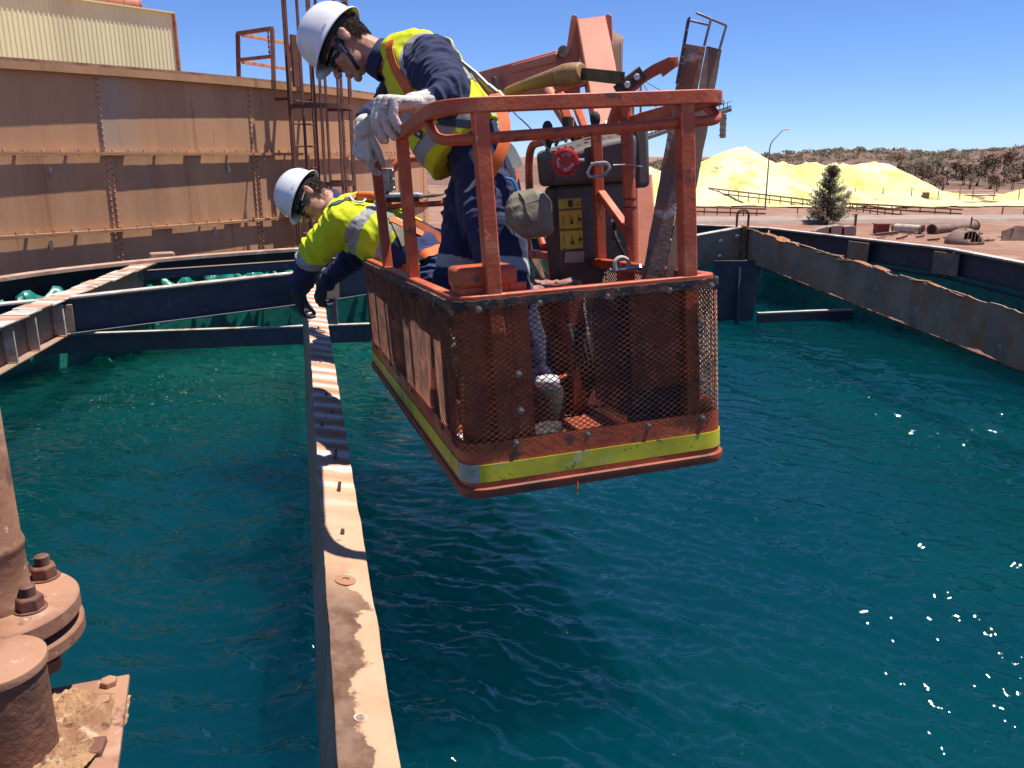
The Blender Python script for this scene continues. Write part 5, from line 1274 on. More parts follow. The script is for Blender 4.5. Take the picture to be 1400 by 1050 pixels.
plate_along(pa + dd * .62 - sdv * .036 + fr * .012, top + dd * .02 - sdv * .036 + fr * .012, fr, sdv, -.02, .014, .006, M['dark_steel'], 'left_angle', 3)
mb = MB(); mb.bar(pb + sdv * .028 + fr * .01, pb + sdv * .034 + dd * .085 + fr * .012, .006, .007); mb.bar(pb + sdv * .080 + fr * .0, pb + sdv * .088 + dd * .075, .006, .007); mb.build('wire_frame', M['steel_grey'], ch_t, .001)
mb = MB(); mb.bar(pb - sdv * .034 + dd * .068 + fr * .012, pb + sdv * .030 + dd * .064 + fr * .012, .006, .006); mb.bar(pb - sdv * .015 + dd * .098, pb + sdv * .088 + dd * .075, .010, .006); mb.build('top_bar', M['steel_grey'], ch_t, .001)
for k in range(3): mb = MB(); mb.hexnut(pb + sdv * .084 - dd * (.03 + .035 * k) - fr * .018, sdv, .006, .006); mb.build('bolt', M['zinc'], ch_t)

# ------------------------------------------------------------------ boom of the lift behind the basket
bo = thing('lift_boom', 'faded orange boom arm of the lift behind the basket', 'boom', W(665, 330, 30))
def boxbeam(p, q, w, h, name, up_=(0, 0, 1), w1=None, h1=None, m='boom_paint', bev=.008): mb = MB(); mb.bar(p, q, w, h, up_, w1, h1); return mb.build(name, M[m], bo, bev)
jt = W(808, 40, 4.55); jb = W(838, 200, 4.15); jl = W(868, 365, 3.95)
boxbeam(jt, jb, .155, .16, 'jib_arm', (0, -1, 0), .16, .16)
boxbeam(jb, jl, .16, .12, 'rotator_plate', (0, -1, 0), .11, .10)
boxbeam(W(880, 240, 4.0), W(884, 372, 3.9), .075, .05, 'mount_plate', (0, -1, 0), .10, .05)
for dx in (-.095, .088):
    c_ = jt + V((dx, -.03, .0)); mb = MB()
    mb.prism([(-.02, .06), (.0, .075), (.02, .06), (.028, -.1), (.02, -.40), (-.03, -.40), (-.05, -.12)] if dx > 0 else [(-.015, .06), (.0, .072), (.018, .06), (.03, -.1), (.04, -.42), (-.14, -.42), (-.10, -.20), (-.05, -.18)], c_, V((1, 0, 0)), V((0, .12, 1)).normalized(), .022); mb.build('lug_plate', M['boom_paint'], bo, .003)
kn = W(640, 128, 5.25)
boxbeam(W(775, 96, 4.68), W(655, 122, 5.15), .16, .20, 'jib_boom', h1=.17, w1=.14)
boxbeam(W(762, 78, 4.60), W(700, 95, 4.85), .02, .05, 'jib_top_flat')
mb = MB(); mb.tube([W(770, 70, 4.5), W(771, 70, 4.9)], .03, 14); mb.build('pin', M['steel_grey'], bo)
boxbeam(W(676, 105, 4.9), W(677, 128, 4.9), .03, .03, 'bracket', (0, 1, 0), m='dark_steel')
boxbeam(kn, W(668, 335, 36), .22, .26, 'main_boom', w1=.34, h1=.4)
boxbeam(W(655, 122, 5.15), kn, .18, .2, 'knuckle')
mb = MB(); mb.tube([W(750, 125, 4.4), W(800, 205, 4.1)], .032, 14); mb.build('cylinder', M['boom_paint'], bo)
mb = MB(); mb.tube([W(800, 205, 4.1), W(818, 245, 4.0)], .018, 12); mb.build('cylinder_rod', M['zinc'], bo)
boxbeam(W(762, 120, 4.35), W(812, 108, 4.3), .035, .05, 'link', m='red_paint'); boxbeam(W(765, 130, 4.2), W(790, 195, 4.1), .05, .05, 'link', (0, -1, 0), m='red_paint'); boxbeam(W(786, 140, 4.2), W(806, 190, 4.0), .04, .05, 'link', (0, -1, 0), m='red_paint')
mb = MB(); mb.tube([W(776, 162, 4.0), W(776, 176, 4.0)], [.03, .024], 12); mb.build('grease_cup', M['dark_steel'], bo)
for k in range(5):
    x = 833 + k * 3.6; mb = MB(); mb.tube(round_path([W(x, 118, 4.5), W(x + 1, 60 - k, 4.52), W(x + 3, 42 + 3 * k, 4.58), W(x - 4, 46, 4.72), W(x - 6, 100, 4.78)], .12, 7), .013, 8); mb.build('hose', M['scrap_brown'], bo)

# ------------------------------------------------------------------ loose things lying in the basket
jg = thing('water_jug', 'dark jug with white screw lid on the basket floor', 'jug', B(.46, .62, .045))
c = B(.455, .60, .045); ax = (BM.to_3x3() @ V((0, 0, 1)))
mb = MB(); mb.lathe([(.050, 0), (.058, .01), (.060, .10), (.052, .125), (.040, .13)], 24, c, ax); mb.build('body', M['cloth_dark'], jg)
mb = MB(); mb.lathe([(.044, .125), (.046, .13), (.046, .150), (.038, .162), (.02, .164)], 24, c, ax); mb.build('lid', M['plastic_white'], jg)
mb = MB(); mb.bar(c + ax * .15 + BM.to_3x3() @ V((.04, 0, 0)), c + ax * .155 + BM.to_3x3() @ V((.11, .0, .01)), .025, .010); mb.build('handle', M['red_paint'], jg, .004)

# ================================================================== PEOPLE
IX = V((1, 0, 0)); IY = V((0, SP, CP)); IN = V((0, -CP, SP))      # right, up and towards-viewer directions of the picture plane
def remesh(mb, voxel, smooth=4, factor=.5):
    """one continuous skin grown round overlapping shapes"""
    me = mb.mesh('tmp', None); o = bpy.data.objects.new('tmp', me); COL.objects.link(o)
    r = o.modifiers.new('r', 'REMESH'); r.mode = 'VOXEL'; r.voxel_size = voxel
    if smooth: s = o.modifiers.new('s', 'SMOOTH'); s.iterations = smooth; s.factor = factor
    dg = bpy.context.evaluated_depsgraph_get(); dg.update()
    out = bpy.data.meshes.new_from_object(o.evaluated_get(dg)); bpy.data.objects.remove(o); bpy.data.meshes.remove(me)
    out.polygons.foreach_set('use_smooth', [True] * len(out.polygons)); return out
def displace(me, fn):
    nrm = [v.normal.copy() for v in me.vertices]
    for v, n in zip(me.vertices, nrm): v.co += n * fn(v.co)
    me.update()
def dye(me, fn):
    at = me.attributes.new('dye', 'FLOAT_COLOR', 'POINT')
    for i, v in enumerate(me.vertices): at.data[i].color = (*fn(v.co, v.normal), 1)
def bvh_of(me): return BVHTree.FromPolygons([v.co.copy() for v in me.vertices], [tuple(p.vertices) for p in me.polygons])
def polyparam(pts):
    L = [0]
    for a, b in zip(pts, pts[1:]): L.append(L[-1] + (b - a).length)
    def f(c):
        best = (9, 0)
        for i, (a, b) in enumerate(zip(pts, pts[1:])):
            d = b - a; t = max(0, min(1, (c - a).dot(d) / d.length_squared)); q = (a + d * t - c).length
            if q < best[0]: best = (q, L[i] + t * d.length)
        return best[1], best[0]
    return f, L[-1]
def folds(seed, amp, limbs, ring=26.0, base=7.0):
    """cloth folds: soft dents everywhere plus tighter rings along each limb, strongest at the joints"""
    fs = [(polyparam(l[0]), l[1]) for l in limbs]
    def fn(c):
        d = amp * .8 * noise.noise(c * base + V((seed, 0, 0))) + amp * .9 * (.5 - abs(noise.noise(V((c.x * base * 2.0 + c.z * 6, c.y * base * 1.4, c.z * base * 1.2 + seed)))) * 2.2)
        for (f, L), jt in fs:
            s, q = f(c)
            if q > .13: continue
            k = max(math.exp(-((s - j) / .09) ** 2) for j in jt)
            n = noise.noise(V((s * ring, c.x * 9 + seed, c.z * 9))); n2 = noise.noise(V((s * ring * 1.9, c.y * 14 + seed, c.z * 12)))
            d += amp * (.35 + 1.4 * k) * ((1 - abs(n) * 3.0) + .5 * (1 - abs(n2) * 3.0)) * .8
        return d
    return fn
def ribbon(name, pts, bvh, width, m, parent, off=.004, th=.003, side=None, n=28, wave_=0.0):
    """webbing laid on a surface: pts are points near it"""
    P = [V(p) for p in pts]; fine = []
    seg = len(P) - 1
    for i in range(n + 1):
        t = i / n * seg; k = min(int(t), seg - 1); f = t - k
        p0 = P[max(k - 1, 0)]; p1 = P[k]; p2 = P[k + 1]; p3 = P[min(k + 2, seg)]
        fine.append(.5 * ((2 * p1) + (p2 - p0) * f + (2 * p0 - 5 * p1 + 4 * p2 - p3) * f * f + (3 * p1 - p0 - 3 * p2 + p3) * f ** 3))
    vs = []; fs = []; loc_ = []
    for p in fine:
        if bvh:
            h, nn, _, _ = bvh.find_nearest(p); loc_.append((h + nn * off, nn))
        else: loc_.append((p, side))
    for i, (p, nn) in enumerate(loc_):
        a = loc_[max(i - 1, 0)][0]; b = loc_[min(i + 1, n)][0]; t = (b - a).normalized(); w = t.cross(nn).normalized()
        e0 = p - w * width / 2; e1 = p + w * width / 2
        if bvh:
            for q, e in ((0, e0), (1, e1)):
                h, n2, _, d = bvh.find_nearest(e)
                e2 = h + n2 * off
                if (e2 - e).length < width * .4:
                    if q == 0: e0 = e2
                    else: e1 = e2
        for e in (e0, e1): vs += [e - nn * th * .5, e + nn * th * .5]
    for i in range(n):
        a = 4 * i; fs += [(a, a + 4, a + 6, a + 2), (a + 1, a + 3, a + 7, a + 5), (a, a + 1, a + 5, a + 4), (a + 2, a + 6, a + 7, a + 3)]
    fs += [(0, 2, 3, 1), (4 * n, 4 * n + 1, 4 * n + 3, 4 * n + 2)]
    mb = MB(); mb.add(vs, fs); return mb.build(name, m, parent)
def see(bvh, px, py):
    """point of a surface seen at a place in the photo"""
    d = W(px, py, 1).normalized(); h, n, _, _ = bvh.ray_cast(V((0, 0, 0)), d)
    return h
def add_head(mb, HM, neck_to, ear=1.0):
    T = lambda *p: HM @ V(p); D = lambda *p: HM.to_3x3() @ V(p)
    def E(c, rx, ry, rz): mb.ell(T(*c), D(rx, 0, 0), D(0, ry, 0), D(0, 0, rz), 18, 12)
    E((0, -.012, .028), .077, .097, .100); E((0, .028, -.040), .061, .066, .088); E((0, .036, -.090), .052, .053, .046)
    E((0, .082, -.124), .022, .018, .018)
    mb.cap(T(0, .090, .000), T(0, .124, -.050), .010, .0140); E((0, .114, -.056), .018, .012, .010)
    mb.cap(T(-.040, .084, .016), T(.040, .084, .016), .013, .013)
    for s in (-1, 1):
        E((s * .038, .066, -.034), .027, .028, .026); E((s * .040, .028, -.088), .018, .042, .030)
        E((s * .0815, -.012, -.012), .010, .022, .034); E((s * .085, -.022, .002), .008, .014, .022)
    E((0, .097, -.080), .024, .012, .0062); E((0, .093, -.095), .021, .012, .0072)
    mb.cap(T(0, -.030, -.060), neck_to, .060, .066)
def helmet(HM, parent, seed):
    hm = HM @ Matrix.Translation((0, .004, .040)) @ Matrix.Rotation(R_(-3), 4, 'X')
    mb = MB(); rings = []; n = 64
    prof = [(1.105, -.010), (1.10, -.004), (1.045, .002), (1.0, .014)]
    for i in range(1, 15):
        t = i / 14.3; prof.append(((1 - t ** 2.5) ** (1 / 2.2), .014 + .140 * t))
    for j_, (rr_, z) in enumerate(prof):
        r = []
        for k in range(n):
            a = 2 * math.pi * k / n; cx, cy = math.cos(a), math.sin(a)
            x = .112 * rr_ * cx; y = .140 * rr_ * cy; zz = z
            if j_ < 3:
                fr_ = max(0, cy) ** 3; y += .022 * fr_ * (1 - j_ * .33); zz -= .006 * fr_ * (1 - j_ * .3)
                zz -= .006 * max(0, -cy) ** 2 * (1 - j_ * .3)
            if z > .06:                                     # three raised ribs over the crown
                for rx in (-.028, 0, .028): zz += .0035 * math.exp(-((x - rx) / .007) ** 2) * min(1, (z - .06) / .05)
            r.append(hm @ V((x, y, zz)))
        rings.append(r)
    mb.loft(rings, caps=False); top = len(mb.v); mb.add([hm @ V((0, 0, prof[-1][1] + .003))], []); b0 = (len(rings) - 1) * n
    mb.f += [[b0 + k, b0 + (k + 1) % n, top] for k in range(n)]; mb.mi += [0] * n
    o = mb.build('helmet', M['helmet_white'], parent, sharp=60); s = o.modifiers.new('t', 'SOLIDIFY'); s.thickness = .0035; s.offset = -1
    # accessory slots at the sides, inner band
    for sx in (-1, 1): m2 = MB(); m2.bar(hm @ V((sx * .1135, -.012, .022)), hm @ V((sx * .1135, .012, .022)), .003, .006, hm.to_3x3() @ V((0, 0, 1))); m2.build('slot', M['plastic_white'], o, .001)
    m2 = MB(); rg = [[hm @ V((.094 * math.cos(2 * math.pi * k / 32), .112 * math.sin(2 * math.pi * k / 32), z)) for k in range(32)] for z in (-.022, .012)]
    m2.loft(rg, caps=False); s2 = m2.build('head_band', M['strap_black'], o); sm_ = s2.modifiers.new('t', 'SOLIDIFY'); sm_.thickness = .003
    m2 = MB(); m2.tube([hm @ V((-.02, -.118, -.020)), hm @ V((.02, -.118, -.020))], .017, 12); m2.build('ratchet', M['strap_black'], o, .003)
    return o, hm
def glasses(HM, parent, strap=True):
    mb = MB(); vs = []; fs = []; n = 24
    for i in range(n + 1):
        a = R_(-78 + 156 * i / n); x = .079 * math.sin(a); y = .030 + .082 * math.cos(a); nose = .010 * math.exp(-(x / .012) ** 2)
        vs += [HM @ V((x, y, .004)), HM @ V((x * 1.0, y + .003, -.018)), HM @ V((x * .97, y - .004, -.036 + nose))]
    for i in range(n):
        for j in range(2): fs.append((3 * i + j, 3 * i + j + 1, 3 * i + j + 4, 3 * i + j + 3))
    mb.add(vs, fs); o = mb.build('sunglasses', M['lens_black'], parent); s = o.modifiers.new('t', 'SOLIDIFY'); s.thickness = .003
    for sx in (-1, 1):
        m2 = MB(); m2.bar(HM @ V((sx * .078, .052, -.012)), HM @ V((sx * .083, -.010, .0)), .004, .016, HM.to_3x3() @ V((0, 0, 1)), h1=.007); m2.build('temple', M['lens_black'], o, .001)
    return o
def hair_(HM, parent, seed, rnd):
    mb = MB(); T = lambda *p: HM @ V(p)
    for k in range(1500):
        a = R_(rnd.uniform(-100, 100)); z = rnd.uniform(-.075, .045)
        r = math.sqrt(max(.05, 1 - ((z - .02) / .115) ** 2)); x = .080 * math.sin(a) * r; y = -.012 - .099 * math.cos(a) * r
        if abs(a) > 1.25 and z < -.015: continue
        p = T(x, y, z); out = (HM.to_3x3() @ V((x, y + .012, 0))).normalized(); dn = (HM.to_3x3() @ V((rnd.uniform(-.3, .3), 0, -1)))
        l = rnd.uniform(.016, .030); mb.tube([p - out * .004, p + out * .002 + dn * l * .5, p + out * rnd.uniform(-.002, .006) + dn * l], [.0022, .0018, .0004], 4)
    mb2 = MB(); mb2.ell(T(0, -.016, .012), HM.to_3x3() @ V((.0795, 0, 0)), HM.to_3x3() @ V((0, .097, 0)), HM.to_3x3() @ V((0, 0, .085)), 20, 12)
    o = mb.build('hair', M['hair'], parent, sharp=80)
    return o
def hand_(mb, wrist, fwd, pn, sgn, curls, thumb=(.5, .75, .35), sc=1.08, spread=1.0, fat=1.0):
    """palm, four unequal jointed fingers and an opposed thumb; lat points to the thumb side"""
    fwd = V(fwd).normalized(); pn = V(pn); pn = (pn - fwd * pn.dot(fwd)).normalized(); lat = fwd.cross(pn).normalized() * sgn
    kn = []
    for i, (f, l) in enumerate(((.086, .030), (.090, .0100), (.085, -.0105), (.076, -.0300))):
        k = wrist + fwd * f * sc + lat * l * sc - pn * (.004 if i in (1, 2) else .0); kn.append(k)
        mb.cap(wrist + lat * l * .55 * sc + fwd * .008, k, .0165 * sc, .0125 * sc)
    mb.ell(wrist + fwd * .05 * sc + pn * .010, fwd * .045 * sc, lat * .036 * sc, pn * .017 * sc, 14, 10)
    for i, ls in enumerate(((.042, .026, .022), (.047, .030, .023), (.043, .028, .022), (.034, .021, .019))):
        p = kn[i]; ang = 0; fan = lat * (.10 - .07 * i) * spread
        for j, (l, c) in enumerate(zip(ls, curls[i])):
            ang += R_(c); d = (fwd * math.cos(ang) + pn * math.sin(ang) + fan * max(0, math.cos(ang))).normalized(); q = p + d * l * sc
            mb.cap(p, q, (.0104, .0098, .0092)[j] * sc * fat, (.0098, .0092, .0082)[j] * sc * fat); p = q
    p = wrist + fwd * .022 * sc + lat * .024 * sc + pn * .008; d = (fwd * thumb[0] + lat * thumb[1] + pn * thumb[2]).normalized()
    for l, r0, r1, bend in ((.044, .0165, .0125, 0), (.032, .0122, .0110, .45), (.026, .0110, .0090, .35)):
        d = (d + (fwd * .55 + pn * .5 - lat * .45) * bend).normalized(); q = p + d * l * sc; mb.cap(p, q, r0 * sc, r1 * sc); p = q
    return kn
def ring_at(c, front, lat, fb, lw, n=22, sq=2.4):
    r = []
    for k in range(n):
        a = 2 * math.pi * k / n; ca, sa = math.cos(a), math.sin(a)
        r.append(c + front * fb * math.copysign(abs(ca) ** (2 / sq), ca) + lat * lw * math.copysign(abs(sa) ** (2 / sq), sa))
    return r
NAVY = (0.022, 0.028, 0.075); YEL = (0.66, 0.72, 0.015); SIL = (0.36, 0.37, 0.36); YEL2 = (0.58, 0.56, 0.02)
vcol_mat('work_cloth', .85, [(260, .25, .001), (30, .35, .006)], ((.45, .42, .40), 12, .56, .8), .1)
vcol_mat('vest_cloth', .7, [(420, .25, .001), (26, .3, .005)], ((.62, .55, .45), 7, .50, .78), .05)

# ------------------------------------------------------------------ worker standing at the rail
p1 = thing('person', 'worker in white helmet and yellow vest standing and leaning over the basket rail', 'person', B(.40, .95, .04))
rnd = random.Random(77)
H1 = frame((-IN + IX * .06).normalized(), (-IX * .56 - IY * .83).normalized(), (-IX * .83 + IY * .56).normalized(), W(471, 61, 3.44))
# make the frame orthonormal
def ortho(m):
    x, y, z = (m.to_3x3().col[i] for i in range(3)); y = y.normalized(); x = (x - y * x.dot(y)).normalized(); z = x.cross(y); return frame(x, y, z, m.translation)
H1 = ortho(H1)
latv = BM.to_3x3() @ V((0, 1, 0))
T1 = [W(532, 84, 3.43), W(550, 86, 3.42), W(580, 112, 3.40), W(617, 160, 3.39), W(648, 205, 3.40), W(664, 250, 3.42), W(668, 285, 3.42)]
ax1 = (T1[4] - T1[1]).normalized(); lat1 = (latv - ax1 * latv.dot(ax1)).normalized(); fr1 = lat1.cross(ax1).normalized()
if fr1.dot(-IX) < 0: fr1 = -fr1
shN = W(588, 84, 3.24); elN = W(617, 131, 3.06); wrN = W(578, 143, 2.975)
shF = W(556, 96, 3.66); elF = W(528, 150, 3.78); wrF = W(503, 160, 3.66)
hipN = W(672, 268, 3.30); hipF = W(650, 262, 3.56)
knN = B(.37, .80, .50); anN = B(.46, .74, .13); knF = B(.26, 1.22, .50); anF = B(.36, 1.24, .13)
mb = MB(); add_head(mb, H1, T1[0])
mb.loft([ring_at(c, fr1, lat1, a, b) for c, a, b in zip(T1, (.06, .085, .105, .11, .105, .11, .09), (.07, .15, .18, .165, .15, .165, .14))])
mb.limb([shN, elN, wrN], [.052, .042, .030]); mb.limb([shF, elF, wrF], [.052, .042, .030])
mb.limb([hipN, knN, anN], [.078, .055, .042]); mb.limb([hipF, knF, anF], [.078, .055, .042])
me = remesh(mb, .0042, 7); displace(me, lambda c: .0006 * noise.noise(c * 90)); body1 = link('body', me, M['skin'], p1)
hb = bvh_of(me)
h_o, hm1 = helmet(H1, p1, 1); glasses(H1, p1); hair_(H1, p1, 1, rnd)
# retaining strap with white print, small blue mark on the helmet front
TH = lambda *p: H1 @ V(p)
st = ribbon('chin_strap', [TH(-.082, .020, .012), TH(-.081, .030, -.030), TH(-.068, .045, -.082), TH(-.040, .066, -.130)], hb, .017, M['strap_black'], p1, .004, .002)
a_ = hb.find_nearest(TH(-.082, .026, -.012)); b_ = hb.find_nearest(TH(-.072, .040, -.062)); tx = (b_[0] - a_[0]).normalized(); nn = (a_[1] + b_[1]).normalized(); nn = (nn - tx * nn.dot(tx)).normalized()
text_mesh('UNISAFE', .0125, frame(tx, nn.cross(tx), nn, (a_[0] + b_[0]) / 2 + nn * .0075), M['white_print'], st)
mb = MB(); mb.box((0, 0, 0), (.016, .003, .022)); em = mb.build('emblem', MATS['plastic_blue'], h_o); em.matrix_parent_inverse = Matrix(); em.matrix_basis = hm1 @ Matrix.Translation((0, .1335, .050)) @ Matrix.Rotation(R_(14), 4, 'X')
# shirt: sleeves, collar, body
mb = MB(); mb.limb([shN, shN.lerp(elN, .55), elN, elN.lerp(wrN, .7)], [.100, .088, .074, .054], 16); mb.limb([shF, shF.lerp(elF, .5), elF, wrF], [.085, .076, .066, .046], 16)
mb.loft([ring_at(c, fr1, lat1, a, b) for c, a, b in zip(T1[1:6], (.10, .122, .13, .125, .12), (.16, .195, .185, .168, .175))])
me = remesh(mb, .0058, 4)
displace(me, folds(3.0, .0068, [([shN, elN, wrN], (.06, (elN - shN).length, .40)), ([shF, elF, wrF], ((elF - shF).length, .45))], 24, 9))
dye(me, lambda c, n: NAVY); link('shirt', me, M['work_cloth'], p1)
nk = (T1[0] - H1 @ V((0, -.03, -.09))).normalized(); ctr = W(521, 81, 3.43)
mb = MB(); mb.lathe([(.070, -.030), (.079, -.026), (.083, .0), (.086, .028), (.078, .030), (.070, .0)], 28, ctr, nk)
me = remesh(mb, .004, 2); displace(me, lambda c: .005 * noise.noise(c * 22)); dye(me, lambda c, n: NAVY); link('collar', me, M['work_cloth'], p1)
# vest over it
mb = MB()
VT = [(T1[1], .108, .165), (T1[2], .148, .205), (W(606, 146, 3.39), .178, .205), (W(628, 178, 3.39), .188, .196), (W(640, 202, 3.40), .168, .188)]
mb.loft([ring_at(c + fr1 * (a - .13) * .35, fr1, lat1, a, b, 26) for c, a, b in VT])
mb.cap(W(545, 72, 3.34), W(572, 70, 3.31), .072, .088); mb.cap(W(545, 82, 3.54), W(572, 84, 3.62), .072, .085); mb.ell(W(600, 92, 3.36), lat1 * .17, fr1 * .1, ax1 * .1)
me = remesh(mb, .0055, 5)
vf = folds(9.0, .0055, [], 20, 8)
displace(me, lambda c: vf(c) + .004 * math.sin(noise.noise(c * 5) * 9))
a0v = W(537, 74, 3.4); a1v = W(628, 216, 3.4); axv = (a1v - a0v); Lv = axv.length; axv.normalize()
def vest_col(c, n):
    t = (c - a0v).dot(axv) / Lv; s = (c - a0v).dot(lat1)
    if .50 < t < .605 or .80 < t < .905: return SIL
    if .595 < t < .62 or .79 < t < .80: return (.12, .12, .11)
    q = (c - shN).length
    if .098 < q < .118 and s < 0: return SIL
    return YEL
dye(me, vest_col); link('vest', me, M['vest_cloth'], p1); vb = bvh_of(me)
# trousers
mb = MB(); mb.loft([ring_at(c, fr1, lat1, a, b) for c, a, b in ((W(652, 215, 3.40), .125, .170), (W(662, 245, 3.42), .145, .185), (W(668, 278, 3.43), .150, .185), (W(668, 300, 3.43), .12, .15))])
mb.limb([hipN, hipN.lerp(knN, .5), knN, anN + V((0, 0, .03))], [.112, .108, .092, .082], 16); mb.limb([hipF, hipF.lerp(knF, .5), knF, anF + V((0, 0, .03))], [.112, .108, .092, .082], 16)
me = remesh(mb, .0065, 4)
displace(me, folds(5.0, .0085, [([hipN, knN, anN], (.08, (knN - hipN).length, .85)), ([hipF, knF, anF], (.08, (knF - hipF).length, .85))], 18, 6))
pn_, Ln = polyparam([hipN, knN, anN]); pf_, Lf = polyparam([hipF, knF, anF])
def trouser_col(c, n):
    s, q = pn_(c); s2, q2 = pf_(c)
    s = s if q < q2 else s2
    return SIL if .29 < s < .345 else NAVY
dye(me, trouser_col); link('trousers', me, M['work_cloth'], p1); tb = bvh_of(me)
for an, ty in ((anN, V((-.9, .1, 0))), (anF, V((-.9, .1, 0)))):
    fw = (BM.to_3x3() @ ty).normalized(); upb = BM.to_3x3() @ V((0, 0, 1)); mb = MB(); s0 = an - upb * .085
    mb.cap(an, s0 + upb * .03, .055, .050); mb.cap(s0 + upb * .022 - fw * .05, s0 + upb * .018 + fw * .15, .045, .042); mb.cap(s0 + upb * .03 + fw * .03, s0 + upb * .016 + fw * .17, .05, .036)
    me = remesh(mb, .005, 3); displace(me, lambda c: .002 * noise.noise(c * 40)); link('boot', me, M['boot'], p1)
# gloves
mb = MB(); w1 = W(568, 141, 2.95); hand_(mb, w1, (-.80, -.58, .02), (-.10, -.10, -1), -1, ((72, 30, 18), (76, 30, 18), (80, 30, 18), (84, 30, 18)), (.5, .3, .9), 1.42, .5, 1.18)
mb.cap(w1 + V((-.01, 0, 0)), w1.lerp(wrN, 1.0) + (wrN - elN) * -.16, .036, .046)
me = remesh(mb, .0026, 1, .4); displace(me, lambda c: .0022 * noise.noise(c * 34) + .0009 * noise.noise(c * 110)); link('glove', me, M['glove_leather'], p1)
mb = MB(); w2 = W(498, 179, 3.58); hand_(mb, w2, (-.12, -.12, -1), (.42, .88, 0), 1, ((30, 36, 20), (74, 60, 40), (78, 60, 40), (82, 58, 40)), (.75, .55, .25), 1.22, .6, 1.26)
mb.cap(w2, w2 + V((.004, .015, .022)), .046, .050)
me = remesh(mb, .0028, 1, .4); displace(me, lambda c: .0022 * noise.noise(c * 34 + V((3, 0, 0))) + .0009 * noise.noise(c * 110)); link('glove', me, M['glove_leather'], p1)
# harness webbing on vest and hips
def vis(b, *pp):
    out = []
    for px, py in pp:
        h = see(b, px, py)
        if h: out.append(h)
    return out
sp = vis(vb, (533, 58), (535, 76), (542, 96), (552, 112), (560, 128), (570, 150))
if len(sp) > 2: ribbon('chest_strap', sp, vb, .040, M['harness_orange'], p1, .006)
sp = vis(vb, (519, 122), (521, 136), (524, 150))
if len(sp) > 2: ribbon('chest_strap', sp, vb, .035, M['harness_orange'], p1, .006)
sp = vis(vb, (541, 108), (537, 122), (532, 140), (528, 150))
if len(sp) > 2: ribbon('front_strap', sp, vb, .055, M['strap_teal'], p1, .005)
sp = vis(vb, (600, 165), (620, 168), (643, 170), (662, 165))
if len(sp) > 2: ribbon('waist_strap', sp, vb, .030, M['strap_teal'], p1, .006)
sp = vis(vb, (650, 92), (660, 105), (667, 122), (672, 145))
if len(sp) > 2: ribbon('back_strap', sp, vb, .018, M['harness_orange'], p1, .006)
loopp = [W(676, 128, 3.22), W(688, 158, 3.17), (W(690, 190, 3.14)), W(682, 215, 3.13), W(668, 240, 3.14)]
ribbon('hip_strap', loopp, None, .045, M['harness_orange'], p1, side=V((.25, -.97, 0)).normalized(), th=.004)
sp = vis(tb, (690, 205), (700, 218), (710, 232))
ribbon('hip_webbing', [W(680, 192, 3.2), W(697, 205, 3.18), W(708, 228, 3.16)], None, .042, M['strap_grey'], p1, side=V((.2, -.95, .2)).normalized(), th=.004)
h = see(vb, 573, 182)
if h:
    hn = vb.find_nearest(h)[1]; mb = MB(); xx = hn.cross(V((.5, 0, .9))).normalized(); mb.prism([(-.018, -.018), (.018, -.018), (.018, .018), (-.018, .018)], h + hn * .004, xx, hn.cross(xx), .002); pt = mb.build('vest_patch', M['strap_teal'], p1, .001)
    m2 = MB(); m2.lathe([(.006, -.0012), (.006, .0012)], 12, h + hn * .0046, hn); m2.build('patch_mark', M['white_print'], pt)
# khaki pouch hanging on the hip, a thing of its own
pc = W(722, 291, 3.10); pch = thing('tool_pouch', 'khaki canvas pouch hanging at the hip of the standing worker', 'pouch', pc)
pa_x = (IX * .96 + IY * .16).normalized(); pa_z = (IY * .96 - IX * .16).normalized(); pa_y = pa_z.cross(pa_x)
mb = MB(); rings = []
for z, wx_, dy in ((-.088, .050, .030), (-.080, .062, .045), (-.03, .083, .060), (.02, .088, .060), (.055, .070, .052), (.078, .045, .030)):
    rings.append(ring_at(pc + pa_z * z + pa_x * (.02 * (z < -.07)), pa_y, pa_x, dy, wx_, 20, 3.2))
mb.loft(rings); me = remesh(mb, .004, 3); displace(me, lambda c: .005 * noise.noise(c * 16) + .0025 * (1 - 2 * abs(noise.noise(c * 26)))); link('bag', me, M['khaki'], pch); pbv = bvh_of(me)
ribbon('flap', [pc + pa_z * .085 - pa_y * .05, pc + pa_z * .05 - pa_y * .08 + pa_x * .012, pc - pa_y * .09 + pa_x * .02, pc - pa_z * .055 - pa_y * .08 + pa_x * .025], pbv, .05, M['khaki'], pch, .004, .004)
ribbon('pocket_seam', [pc - pa_x * .075 + pa_z * .03 - pa_y * .05, pc - pa_x * .05 - pa_z * .02 - pa_y * .07, pc - pa_x * .02 - pa_z * .06 - pa_y * .07], pbv, .014, M['khaki'], pch, .003, .003)
mb = MB(); mb.tube(round_path([pc + pa_z * .07 - pa_x * .02, pc + pa_z * .13 - pa_x * .035, pc + pa_z * .14 - pa_x * .06], .03), .006, 8); mb.build('hanger', M['plastic_blue'], pch)

